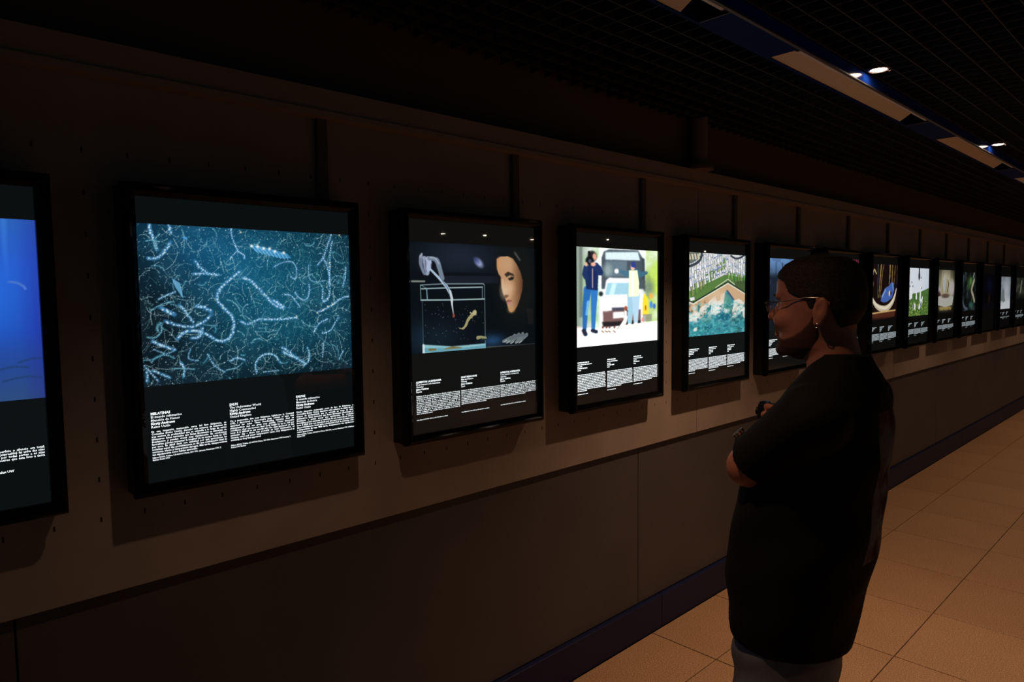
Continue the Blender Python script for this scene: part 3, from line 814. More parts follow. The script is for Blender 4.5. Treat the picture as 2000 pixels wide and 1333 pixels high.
def pic_moonboat():
    p = Paint(140, 120, (22, 12, 10))
    def C(pts): return [((x - 160) / 350, (y - 100 - (x - 160) * .03) / 715) for x, y in pts]
    def c1(x, y): return C([(x, y)])[0]
    p.mix(p.noise(8, 5, 1) * .4, (52, 26, 34))
    for xs, c in (((248, 248, 248), (70, 84, 92)), ((288, 278, 265), (196, 160, 96)), ((320, 300, 285), (168, 130, 76)), ((405, 405, 395), (214, 178, 120)), ((440, 436, 436), (186, 146, 88)), ((478, 470, 462), (150, 112, 66)), ((508, 508, 508), (90, 80, 74))):
        p.line(C([(xs[0], 110), (xs[1], 250), (xs[2], 520 if xs[0] < 380 else 360)]), [.022, .018, .012], c, .8)
    p.mix(np.clip(p.noise(30, 14, 5) - .5, 0, 1) * 2.4 * (p.Y < .6), (20, 12, 8))
    p.line(spline(C([(185, 240), (200, 175), (228, 225)]), 6), .014, (196, 172, 128)); p.ell(*c1(190, 350), .02, .04, (150, 110, 80), .7, .5)
    p.poly(C([(290, 570), (300, 500), (345, 410), (395, 380), (430, 330), (460, 350), (468, 440), (440, 540), (370, 590), (320, 590)]), (74, 106, 180))
    p.line(C([(310, 520), (350, 430)]), .016, (140, 175, 230)); p.line(C([(440, 350), (455, 430)]), .016, (120, 155, 215)); p.ell(*c1(404, 478), .03, .05, (236, 226, 196), 1, .3); p.ell(*c1(425, 480), .03, .035, (40, 40, 60), 1, .3)
    arc = spline(C([(165, 455), (185, 540), (240, 630), (320, 672), (390, 660), (450, 590), (480, 510), (498, 425)]), 8)
    wdt = [.012 + .045 * math.sin(math.pi * i / (len(arc) - 1)) for i in range(len(arc))]
    p.line(arc, wdt, (206, 190, 160)); p.line([(a, b - .015) for a, b in arc], [q * .45 for q in wdt], (240, 228, 205), .7)
    p.line(C([(345, 590), (350, 640)]), .008, (60, 44, 40))
    p.line(C([(150, 720), (490, 705)]), .014, (206, 166, 106)); p.poly(C([(160, 732), (490, 718), (480, 790), (170, 810)]), (84, 42, 28)); p.mix(np.clip((p.Y - .93) / .07, 0, 1), (16, 10, 10))
    return p

def pic_penguin_hill():
    p = Paint(120, 100, (226, 232, 240))
    p.mix(np.clip(p.X - .6, 0, 1) * .5, (150, 175, 215))
    p.poly([(0, .58), (.25, .54), (.6, .5), (1, .42), (1, 1), (0, 1)], (84, 118, 58)); p.mix(np.clip(p.noise(16, 14, 3) - .45, 0, 1) * 2 * (p.Y > .52), (52, 84, 40)); p.mix((p.noise(40, 30, 9) > .66) * (p.Y > .7) * .8, (200, 214, 90))
    p.rect(.50, 0, .56, .22, (40, 44, 52)); p.rect(.57, 0, .64, .3, (214, 222, 234)); p.ell(.53, .17, .04, .08, (40, 44, 54), 1, .3)
    for x, y in ((.2, .3), (.12, .38), (.25, .38), (.62, .2), (.66, .42), (.6, .36)): p.ell(x, y, .02, .02, (60, 62, 70), .8, .3)
    for x, y0, y1 in ((.2, .34, .6), (.14, .42, .62), (.42, .5, .62), (.6, .3, .66)): p.line([(x, y0), (x, y1)], [.02, .04], (240, 240, 244))
    p.ell(.33, .8, .07, .07, (235, 236, 238), 1, .3); p.ell(.3, .8, .03, .06, (50, 60, 40), .7, .4)
    p.line(spline([(.56, .83), (.62, .76), (.68, .68), (.7, .62)], 5), [.04] * 5 + [.05] * 5 + [.025] * 6, (240, 242, 246)); p.ell(.64, .76, .035, .06, (110, 120, 150), .9, .4, .6)
    return p

def pic_cream():
    p = Paint(100, 90, (26, 24, 20))
    g = np.clip(1.25 - np.sqrt(((p.X - .5) / .52) ** 2 + ((p.Y - .4) / .55) ** 2), 0, 1)
    p.mix(g * 1.3, (170, 160, 128))
    for q in range(7): p.ell(.3 + q * .07, .2, .012, .2, (222, 216, 192), .7, .5)
    p.ell(.42, .32, .06, .2, (206, 208, 212), .8, .3); p.ell(.42, .32, .035, .14, (168, 178, 200), .8, .3)
    p.ell(.85, .42, .16, .2, (200, 190, 190), .85, .3); p.ell(.12, .5, .15, .12, (190, 180, 180), .8, .3); p.ell(.13, .6, .11, .1, (70, 34, 40), .95, .3)
    p.poly([(.05, .62), (.5, .56), (.95, .62), (.9, .82), (.5, .86), (.08, .8)], (186, 184, 172)); p.ell(.5, .6, .22, .05, (92, 70, 60), .9, .3)
    p.line([(.62, .25), (.66, .35), (.6, .5)], .02, (90, 74, 44))
    for q in range(9): p.line([(.18 + q * .075, .86), (.22 + q * .075, .92), (.24 + q * .075, .86)], .01, (206, 176, 92))
    p.mix(np.clip((p.Y - .93) / .06, 0, 1), (20, 18, 16))
    return p

def pic_green_dark():
    p = Paint(90, 80, (16, 20, 20))
    p.mix(np.clip(p.noise(7, 7, 4) - .42, 0, 1) * 2.2, (60, 66, 66)); p.ell(.58, .28, .16, .16, (70, 110, 52), .8, .6); p.ell(.62, .22, .07, .08, (110, 160, 70), .8, .5)
    p.line(spline([(.85, .2), (.7, .45), (.82, .62), (.9, .75)], 6), .05, (186, 178, 150), .9); p.line([(.84, .0), (.8, .12)], .03, (170, 170, 160)); p.ell(.7, .85, .12, .09, (60, 120, 104), .8, .5)
    p.line(spline([(.15, .1), (.1, .5), (.2, .85), (.45, .95)], 6), .035, (96, 104, 124), .7); p.ell(.72, .7, .05, .05, (60, 90, 44), .8, .5)
    return p

def pic_night():
    p = Paint(70, 60, (9, 9, 14)); p.ell(.6, .3, .2, .2, (20, 20, 52), .8, .8); p.ell(.6, .75, .06, .2, (90, 42, 20), .6, .6)
    p.mix(np.clip((p.Y - .75) / .1, 0, 1), (16, 16, 22))
    return p

def pic_white():
    p = Paint(80, 80, (168, 176, 184))
    p.mix(np.clip(p.noise(5, 5, 2) * 1.1 * (1 - p.Y), 0, 1), (110, 118, 124)); p.mix(np.clip((p.Y - .55) / .25, 0, 1), (228, 232, 238))
    p.ell(.65, .4, .25, .3, (214, 220, 226), .7, .7); p.poly([(.12, .75), (.2, .5), (.35, .35), (.44, .42), (.46, .6), (.56, .74), (.4, .8), (.3, .74)], (112, 120, 122), .85); p.ell(.3, .6, .12, .18, (130, 138, 140), .5, .7)
    return p

def pic_olive():
    p = Paint(70, 70, (40, 42, 34)); p.mix(np.clip(p.noise(6, 7, 2) - .4, 0, 1) * 2, (96, 100, 82)); p.mix(np.clip((p.Y - .5) / .3, 0, 1), (14, 16, 14)); p.line([(.7, .15), (.6, .5)], .06, (150, 150, 132), .8)
    return p

def print_mat(name, strength):
    m = bpy.data.materials.new(name)
    m.use_nodes = True
    nt = m.node_tree; nt.nodes.clear()
    o = nt.nodes.new('ShaderNodeOutputMaterial'); e = nt.nodes.new('ShaderNodeEmission')
    a = nt.nodes.new('ShaderNodeAttribute'); a.attribute_name = 'ink'
    e.inputs[1].default_value = strength
    nt.links.new(a.outputs['Color'], e.inputs[0]); nt.links.new(e.outputs[0], o.inputs[0])
    return m

def picture(paint, y0, y1, z0, z1, x, m, parent):
    """a flat print: a grid of points carrying the printed ink colours"""
    h, wd = paint.h, paint.w
    ys = np.linspace(y0, y1, wd); zs = np.linspace(z1, z0, h)
    YY, ZZ = np.meshgrid(ys, zs)
    co = np.stack([np.full(YY.shape, x), YY, ZZ], -1).reshape(-1, 3)
    i = np.arange(h - 1)[:, None] * wd + np.arange(wd - 1)[None, :]
    q = np.stack([i + wd, i + wd + 1, i + 1, i], -1).reshape(-1)
    me = bpy.data.meshes.new('picture')
    me.vertices.add(len(co)); me.vertices.foreach_set('co', co.ravel())
    nq = len(q) // 4
    me.loops.add(len(q)); me.loops.foreach_set('vertex_index', q.astype(np.int32))
    me.polygons.add(nq); me.polygons.foreach_set('loop_start', np.arange(nq, dtype=np.int32) * 4)
    me.update(calc_edges=True)
    at = me.attributes.new('ink', 'FLOAT_COLOR', 'POINT')
    c = np.ones((h * wd, 4)); a = np.clip(paint.a, 0, 400).reshape(-1, 3)
    c[:, :3] = lin(a)
    at.data.foreach_set('color', c.ravel())
    return link('picture', me, m, parent)

# ------------------------------------------------------------------ the light boxes
BW, BH, BZ = .644, .771, 1.189
m_glass = bpy.data.materials.new('clear_cover_glass'); m_glass.use_nodes = True
nt = m_glass.node_tree; nt.nodes.clear()
o_ = nt.nodes.new('ShaderNodeOutputMaterial'); mxs = nt.nodes.new('ShaderNodeMixShader'); tr = nt.nodes.new('ShaderNodeBsdfTransparent'); gl = nt.nodes.new('ShaderNodeBsdfGlossy')
fr = two_sided_fresnel(nt, 1.46); gl.inputs['Roughness'].default_value = .015
nt.links.new(fr.outputs[0], mxs.inputs[0]); nt.links.new(tr.outputs[0], mxs.inputs[1]); nt.links.new(gl.outputs[0], mxs.inputs[2]); nt.links.new(mxs.outputs[0], o_.inputs[0])
tr.inputs[0].default_value = (.985, .99, .99, 1)
m_panel = emit_mat('backlit_black_film', tuple(lin((13, 16, 17))), 1.0, False)
m_panel2 = emit_mat('backlit_black_film_warm', tuple(lin((17, 16, 14))), 1.0, False)
m_text = emit_mat('backlit_white_lettering', (.93, .98, 1.0), 1.35, False)
m_text2 = emit_mat('backlit_white_lettering_dim', (.75, .85, .9), .9, False)

def text_mesh(body, size, width=None, align='LEFT', bold=0.0, spacing=1.0):
    cu = bpy.data.curves.new('t', 'FONT')
    cu.body = body; cu.size = size; cu.resolution_u = 1; cu.fill_mode = 'FRONT'; cu.offset = bold
    cu.space_line = spacing
    cu.align_x = align
    if width: cu.text_boxes[0].width = width
    ob = bpy.data.objects.new('t', cu); COL.objects.link(ob)
    dg = bpy.context.evaluated_depsgraph_get(); dg.update()
    me = bpy.data.meshes.new_from_object(ob.evaluated_get(dg))
    v = np.empty(len(me.vertices) * 3); me.vertices.foreach_get('co', v)
    v = v.reshape(-1, 3); f = [tuple(p.vertices) for p in me.polygons]
    bpy.data.objects.remove(ob); bpy.data.curves.remove(cu); bpy.data.meshes.remove(me)
    return v, f

def caption(x, y, zt, head, para, foot, width, m, parent, hsize, hp, psize, pz, fz, fsize):
    mb = MB()
    for k, t in enumerate(head):
        v, f = text_mesh(t, hsize, None, 'LEFT', .00035 if k in (0, 3) else .00012)
        mb.add([(x, y + a, zt - hp * k - hsize * .72 + b) for a, b, _ in v], f)
    v, f = text_mesh(para, psize[0], width, 'JUSTIFY', .00016, psize[1])
    mb.add([(x, y + a, pz + b) for a, b, _ in v], f)
    if foot:
        v, f = text_mesh(foot, fsize, width, 'LEFT', .00014, psize[1])
        mb.add([(x, y + a, fz + b) for a, b, _ in v], f)
    return mb.build('caption', m, parent)

def bars(x, y, width, rows, m, parent, zt, hp, pz, pp, seed, hw=(.55, .45, .3, .4, .2), footw=.45, last=.4):
    """distant small print: one slim bar per word, far too small to read"""
    r = random.Random(seed); mb = MB()
    def rowf(z, h, w0, w1, fill=False):
        c = w0
        while c < w1 - .003:
            L = r.uniform(.006, .022)
            e = min(c + L, w1)
            mb.add([(x, y + c, z), (x, y + e, z), (x, y + e, z + h), (x, y + c, z + h)], [(0, 1, 2, 3)])
            c = e + .0024
    for k, q in enumerate(hw): rowf(zt - hp * k - hp * .62, hp * (.62 if k in (0, 3) else .5), 0, width * q)
    for k in range(rows): rowf(pz - pp * k, pp * .52, 0, width if k < rows - 1 else width * last)
    rowf(pz - pp * (rows + .9), pp * .42, 0, width * footw)
    return mb.build('caption', m, parent)

def frame_mesh():
    mb = MB()
    prof = [(0, .058), (0, .076), (.007, .0865), (.014, .088), (.020, .0865), (.031, .0765), (.032, .060)]
    n = len(prof)
    v = []
    for ins, x in prof:
        v += [(x, ins, ins), (x, BW - ins, ins), (x, BW - ins, BH - ins), (x, ins, BH - ins)]
    f = [(i * 4 + k, i * 4 + (k + 1) % 4, (i + 1) * 4 + (k + 1) % 4, (i + 1) * 4 + k) for i in range(n - 1) for k in range(4)]
    mb.add(v, f)
    return mb

salp_heads = [['MELATINAS', 'El mundo submarino', 'Mención de Honor', 'Kirsty Andrews', 'Reino Unido'],
              ['SALPS', 'The Underwater World', 'Highly Commended', 'Kirsty Andrews', 'United Kingdom'],
              ['SALPAS', 'O mundo submarino', 'Mención de honra', 'Kirsty Andrews', 'Reino Unido']]
salp_par = ['En una inmersión memorable cerca del faro Eddystone, en Cornualles (Reino Unido), descubrí una columna de melatinas de tres metros de profundidad que se extendía a lo largo de varios kilómetros. Estos tunicados que flotan libremente se alimentan de fitoplancton y pueden crecer muy rápidamente. En condiciones favorables, pueden aumentar la longitud de su cuerpo hasta un 10% por hora. Es difícil decir con exactitud por qué aparecieron las melatinas aquel día; probablemente se dio una combinación ideal de corriente, viento y temperatura del agua. Más tarde, desaparecieron tan rápidamente como habían aparecido.',
            'On a memorable dive near Eddystone Lighthouse in Cornwall (UK), I discovered a three-metre deep column of salps that extended for miles. These free-floating tunicates feed on phytoplankton and can grow very quickly. Under favourable conditions, they can increase their body length by up to 10% per hour. It is difficult to say exactly why the salps appeared on this particular day – there was probably an ideal combination of current, wind and water temperature. Later, they disappeared as suddenly as they had appeared.',
            'Nunha inmersión memorable preto do faro de Eddystone, en Cornualles (Reino Unido), descubrín unha columna de salpas de tres metros de profundidade que se estendía ao longo de varios quilómetros. Estes tunicados que flotan libremente aliméntanse de fitoplancto e poden crecer moi rapidamente. En condicións favorables, poden aumentar a lonxitude do seu corpo ata un 10% por hora. É difícil dicir con exactitude por que apareceron as salpas aquel día; probablemente deuse unha combinación ideal de corrente, vento e temperatura da auga. Máis tarde, desapareceron tan rapidamente como apareceron.']
salp_foot = ['Nikon D500, Tokina 3.5-4.5/10-17mm, ISO 500, carcasa Nauticam UW, 2 flashes Retra UW',
             'Nikon D500, Tokina 3.5-4.5/10-17mm, ISO 500, Nauticam UW housing, 2 Retra UW flashes',
             'Nikon D500, Tokina 3.5-4.5/10-17mm, ISO 500, carcasa Nauticam UW, 2 flashes Retra UW']
aq_heads = [['ALIMENTAR LA ESPERANZA', 'El ser humano y la naturaleza', 'Ganador', 'Jaime Culebras', 'España'],
            ['NURTURING HOPE', 'Man and Nature', 'Winner', 'Jaime Culebras', 'Spain'],
            ['ALIMENTAR A ESPERANZA', 'O ser humano e a natureza', 'Gañador', 'Jaime Culebras', 'España']]
aq_par = ['Endémico de las montañas del Montseny (España), el tritón del Montseny (Calotriton arnoldi) es probablemente la especie de anfibio más amenazada de Europa. Su población ha disminuido un 15% en los últimos diez años y, en un 80%, en torno de una o dos décadas podría extinguirse. El calentamiento global y la extracción de agua de los arroyos de montaña son sus mayores amenazas. Trabajos de conservación del centro de cría participan en la reproducción y seguimiento para la supervivencia de esta especie. El centro de Conservación y Educación Ambiental de Catalunya (CRARC) forma parte de este ambicioso programa de conservación. Ayudan a alimentar cada ejemplar con gran dedicación y los sueltan de nuevo en su medio natural.',
          'Endemic to the Montseny Mountains in Spain, the Montseny brook newt (Calotriton arnoldi) is probably the most threatened amphibian species in Europe. It is estimated that the population has declined by 15% in the last ten years and that, without help, it could die out within one or two decades. Global warming and water extraction from mountain streams are the biggest threats. Several conservation centres take part in breeding and monitoring this species so that it may survive. The staff of the centre feed every single newt by hand with great dedication and later release them again into their natural habitat in the mountains.',
          'Endémico das montañas do Montseny, en España, o tritón do Montseny (Calotriton arnoldi) é probablemente a especie de anfibio máis ameazada de Europa. A súa poboación diminuíu un 15% nos últimos dez anos e, sen axuda, podería extinguirse nunha ou dúas décadas. O quecemento global e a extracción de auga dos regatos de montaña son as súas maiores ameazas. Varios centros de conservación participan na cría e no seguimento para a supervivencia desta especie. Axudan a alimentar cada exemplar con gran dedicación e sóltanos de novo no seu medio natural.']
aq_foot = 'Sony Alpha 6.5 II, 90 f4, 1/200 sec, ISO 640, flash con softbox'

boxes = [  # left edge, painter, strength, z top, z bottom (relative to the camera height), label
    (-.321, pic_blue, .95, .176, -.220, 'black framed light box with a plain blue underwater photo, cut by the left edge'),
    (.462, pic_salps, 1.15, .183, -.218, 'black framed light box with a teal photo of curling beaded sea creatures'),
    (1.258, pic_aquarium, 1.0, .175, -.192, 'black framed light box showing a woman watching a newt in a glass tank'),
    (2.073, pic_street, 1.15, .19, -.222, 'black framed light box with a bright street photo of a goose before a car'),
    (2.906, pic_coast, 1.1, .195, -.222, 'black framed light box with an aerial photo of houses, beach and turquoise sea'),
    (3.752, pic_dusk, .9, .19, -.225, 'black framed light box with a dark dusk scene under pale sky, behind the man\'s face'),
    (4.575, pic_pink, .9, .215, -.225, 'black framed light box with a pink striped photo, mostly hidden by the man\'s head'),
    (5.40, pic_moonboat, 1.2, .193, -.235, 'black framed light box with a blue shape in a crescent, right of the man\'s head'),
    (6.235, pic_penguin_hill, 1.3, .179, -.226, 'black framed light box with white birds on a green slope under white sky'),
    (7.055, pic_cream, 1.25, .176, -.226, 'black framed light box with a cream coloured interior photo and gold fringe'),
    (7.88, pic_green_dark, 1.1, .165, -.226, 'black framed light box with a dark green and grey forest photo'),
    (8.70, pic_night, .9, .15, -.23, 'black framed light box with an almost black night photo'),
    (9.52, pic_white, 1.3, .136, -.245, 'black framed light box with a pale grey misty photo, near the right edge'),
    (10.34, pic_olive, 1.1, .13, -.22, 'black framed light box with a dim olive photo, last one before the right edge'),
    (11.16, pic_night, .8, .15, -.23, 'black framed light box of the row just beyond the right edge'),
]
fm = None
for i, (y0, painter, st, zt, zb, lab) in enumerate(boxes):
    t = thing('light_box', lab, 'light box', (0, y0, BZ), 'row of lit pictures along the left wall')
    if fm is None:
        a = frame_mesh().build('frame', m_frame, t)
        b = MB().box(.0, .060, .004, BW - .004, .004, BH - .004).build('housing', m_box, t)
        c = MB().box(.0755, .0765, .030, BW - .030, .030, BH - .030).build('glass', m_glass, t)
        fm = (a.data, b.data, c.data)
    else:
        for nm, me in zip(('frame', 'housing', 'glass'), fm): link(nm, me, None, t)
    MB().box(.0602, .0662, .0305, BW - .0305, .0305, BH - .0305).build('backlit_panel', m_panel if i < 2 else m_panel2, t)
    z = CAMZ - BZ
    picture(painter(), .0305, BW - .0305, z + zb, z + zt, .0672, print_mat('picture_ink', st), t)
    X = .0674
    cols = ((.042, .187), (.236, .184), (.425, .190))
    if i in (1, 2):
        for k, (cy, cw) in enumerate(cols):
            if i == 1:
                caption(X, cy + .003, z - .283, salp_heads[k], salp_par[k], salp_foot[k], cw - .003, m_text, t, .0088, .0083, (.0066, .98), z - .3335, z - .399, .0056)
            else:
                caption(X, cy + .010 - .003 * k, z - .284, aq_heads[k], aq_par[k], aq_foot, cw - .002, m_text, t, .0084, .0079, (.0060, .97), z - .336, z - .4145 + .003 * k, .0052)
    elif i == 0:
        caption(X, .420, z - .283, ['', '', '', '', ''], 'que percorría toda a costa. Na superficie o silencio era total; debaixo, a comunidade do filandón (expresión) fai unha das súas festas. Era imposible levar a conta, por todas partes e as súas voces afástanse ao longo, mentres outros que esta foto a única forma de ver así?', None, .186, m_text, t, .0084, .0083, (.0070, .92), z - .3325, z - .40, .0056)
        v, f = text_mesh('carcasa Marelux UW', .0070, None, 'LEFT', .0002)
        mb = MB(); mb.add([(X, .488 + a_, z - .378 + b_) for a_, b_, _ in v], f); mb.build('caption', m_text, t)
    else:
        rows = {3: 11, 4: 10, 5: 8, 6: 8, 7: 9, 8: 8, 9: 7, 10: 8, 11: 2, 12: 3, 13: 6}.get(i, 6)
        if i in (11, 14): continue
        mt = m_text if i < 6 else m_text2
        hw = {3: (.40, .5, .16, .34, .14), 4: (.56, .48, .3, .28, .12)}.get(i, (.7, .5, .35, .3, .2))
        for k, (cy, cw) in enumerate(cols):
            sc = (1, .8, .75)[k]
            bars(X, cy + .003, cw - .004, max(2, rows - (k == 2)), mt, t, z - .284, .0079, z - .3395, .0062 if i != 3 else .0067, i * 7 + k, tuple(q * sc for q in hw), .36, .35 + .2 * k)

# ducts feeding each box, from the rail down to its top
for i, (y0, *_r) in enumerate(boxes[:13]):
    yc = [-.345 + .57, 1.031, 1.838, 2.664, 3.525, 4.335, 5.16, 5.985, 6.81, 7.63, 8.45, 9.27, 10.09][i]
    yc *= (CAMX - .008) / CAMX
    names = ['the plain blue underwater picture', 'the picture of beaded sea creatures', 'the picture of the woman and the tank', 'the bright street picture with the goose', 'the aerial picture of the coast',
             'the dusk picture behind the man\'s face', 'the pink striped picture behind the man\'s head', 'the crescent boat picture', 'the green slope picture', 'the cream interior picture', 'the dark forest picture', 'the black night picture', 'the pale misty picture']
    t = thing('cable_duct', 'dark vertical cable duct on the wall above ' + names[i], 'duct', (0, yc, BZ + BH - .005), 'cable ducts above the light boxes')
    MB().bbox(0.0002, .016, -.0175, .0175, 0, 2.206 - (BZ + BH - .005), .003).build('duct_cover', m_strap, t)
    MB().box(.006, .022, -.010, .010, -.0, .012).build('duct_foot', m_box, t)

# ------------------------------------------------------------------ the visitor (implicit surfaces turned into meshes)
PX, PY = 1.262, 1.60      # body axis on the floor; he faces the wall (-x), his left side is towards -y
def axis(a):              # non uniform sample positions
    out = [a[0][0]]
    for lo, hi, st in a:
        n = max(1, int(round((hi - lo) / st)))
        out += list(lo + (hi - lo) * np.arange(1, n + 1) / n)
    return np.array(out)

class Field:
    def __init__(s, fs, ls, zs):
        s.x, s.y, s.z = fs, ls, zs
        s.v = np.full((len(fs), len(ls), len(zs)), .5, np.float32)
    def sub(s, lo, hi):
        k = []
        for a, l, h in zip((s.x, s.y, s.z), lo, hi):
            i0 = max(0, int(np.searchsorted(a, l)) - 1); i1 = min(len(a), int(np.searchsorted(a, h)) + 1)
            k.append(slice(i0, max(i1, i0 + 1)))
        k = tuple(k)
        return k, s.x[k[0]][:, None, None], s.y[k[1]][None, :, None], s.z[k[2]][None, None, :]
    def put(s, k, d, sm, neg=False):
        v = s.v[k]
        if neg:
            d = -d
            h = np.clip(.5 - .5 * (v - d) / sm, 0, 1)
            s.v[k] = v * (1 - h) + d * h + sm * h * (1 - h)
        else:
            h = np.clip(.5 + .5 * (v - d) / sm, 0, 1)
            s.v[k] = v * (1 - h) + d * h - sm * h * (1 - h)
    def cap(s, a, b, ra, rb, sm=.012, neg=False):
        m = max(ra, rb) + sm * 2
        k, X, Y, Z = s.sub([min(p, q) - m for p, q in zip(a, b)], [max(p, q) + m for p, q in zip(a, b)])
        e = [q - p for p, q in zip(a, b)]
        L2 = sum(q * q for q in e) + 1e-9
        t = np.clip(((X - a[0]) * e[0] + (Y - a[1]) * e[1] + (Z - a[2]) * e[2]) / L2, 0, 1)
        d = np.sqrt((X - a[0] - t * e[0]) ** 2 + (Y - a[1] - t * e[1]) ** 2 + (Z - a[2] - t * e[2]) ** 2) - (ra + (rb - ra) * t)
        s.put(k, d, sm, neg)
    def ell(s, c, r, sm=.012, neg=False, rot=None):
        m = max(r) + sm * 2
        k, X, Y, Z = s.sub([q - m for q in c], [q + m for q in c])
        X, Y, Z = X - c[0], Y - c[1], Z - c[2]
        if rot is not None:      # rotation about the L axis
            cc, ss = math.cos(rot), math.sin(rot)
            X, Z = X * cc + Z * ss, -X * ss + Z * cc
        q = np.sqrt((X / r[0]) ** 2 + (Y / r[1]) ** 2 + (Z / r[2]) ** 2)
        s.put(k, (q - 1) * min(r) , sm, neg)
    def stack(s, tab, p=2.2, sm=.012, grow=0.0, clipz=None):
        """tab rows: z, front, back, half width"""
        tab = sorted(tab)
        zz = [r[0] for r in tab]
        lo = (min(r[2] for r in tab) - .04 - grow, -max(r[3] for r in tab) - .04 - grow, zz[0] - .02)
        hi = (max(r[1] for r in tab) + .04 + grow, max(r[3] for r in tab) + .04 + grow, zz[-1] + .03)
        k, X, Y, Z = s.sub(lo, hi)
        z1 = s.z[k[2]]
        F = np.interp(z1, zz, [r[1] for r in tab]) + grow; B = np.interp(z1, zz, [r[2] for r in tab]) - grow; Wd = np.interp(z1, zz, [r[3] for r in tab]) + grow
        c = ((F + B) / 2)[None, None, :]; a = ((F - B) / 2)[None, None, :]; b = Wd[None, None, :]
        q = ((np.abs(X - c) / a) ** p + (np.abs(Y) / b) ** p) ** (1 / p)
        d = (q - 1) * np.minimum(a, b)
        d = np.maximum(d, np.maximum(zz[0] - Z, Z - zz[-1] - grow))
        s.put(k, d, sm)
    def mesh(s):
        v = s.v; ins = v < 0
        nx, ny, nz = v.shape
        cnt = np.zeros((nx - 1, ny - 1, nz - 1), np.int8)
        for a in (0, 1):
            for b in (0, 1):
                for c in (0, 1):
                    cnt += ins[a:nx - 1 + a, b:ny - 1 + b, c:nz - 1 + c]
        I, J, K = np.nonzero((cnt > 0) & (cnt < 8))
        idx = np.full(cnt.shape, -1, np.int32); idx[I, J, K] = np.arange(len(I))
        acc = np.zeros((len(I), 3)); num = np.zeros(len(I))
        ax = (s.x, s.y, s.z)
        cor = [(a, b, c) for a in (0, 1) for b in (0, 1) for c in (0, 1)]
        for p in cor:
            for d in range(3):
                if p[d]: continue
                q = list(p); q[d] = 1
                v0 = v[I + p[0], J + p[1], K + p[2]]; v1 = v[I + q[0], J + q[1], K + q[2]]
                cr = (v0 < 0) != (v1 < 0)
                t = np.where(cr, v0 / np.where(cr, v0 - v1, 1), 0)
                P0 = np.stack([s.x[I + p[0]], s.y[J + p[1]], s.z[K + p[2]]], 1); P1 = np.stack([s.x[I + q[0]], s.y[J + q[1]], s.z[K + q[2]]], 1)
                acc += np.where(cr[:, None], P0 + (P1 - P0) * t[:, None], 0); num += cr
        co = acc / num[:, None]
        quads = []
        for d in range(3):
            sl0 = [slice(None)] * 3; sl1 = [slice(None)] * 3
            sl0[d] = slice(0, v.shape[d] - 1); sl1[d] = slice(1, v.shape[d])
            a0, a1 = ins[tuple(sl0)], ins[tuple(sl1)]
            e = np.argwhere(a0 != a1)
            o1, o2 = [(1, 2), (2, 0), (0, 1)][d]
            e = e[(e[:, o1] > 0) & (e[:, o2] > 0) & (e[:, o1] < v.shape[o1] - 1) & (e[:, o2] < v.shape[o2] - 1)]
            def g(da, db):
                c = e.copy(); c[:, o1] -= da; c[:, o2] -= db
                return idx[c[:, 0], c[:, 1], c[:, 2]]
            q = np.stack([g(1, 1), g(0, 1), g(0, 0), g(1, 0)], 1)
            fl = a0[e[:, 0], e[:, 1], e[:, 2]]
            q[~fl] = q[~fl][:, ::-1]
            quads.append(q)
        return co, np.concatenate(quads)
    def build(s, name, m, parent, smooth=1):
        co, q = s.mesh()
        me = bpy.data.meshes.new(name)
        W = np.stack([-co[:, 0], -co[:, 1], co[:, 2]], 1)
        me.vertices.add(len(W)); me.vertices.foreach_set('co', W.ravel())
        # (f, l) -> (-f, -l) is a rotation, so the winding stays
        me.loops.add(q.size); me.loops.foreach_set('vertex_index', q.astype(np.int32).ravel())
        me.polygons.add(len(q)); me.polygons.foreach_set('loop_start', np.arange(len(q), dtype=np.int32) * 4)
        me.polygons.foreach_set('use_smooth', np.ones(len(q), bool))
        me.update(calc_edges=True); me.validate()
        return link(name, me, m, parent)

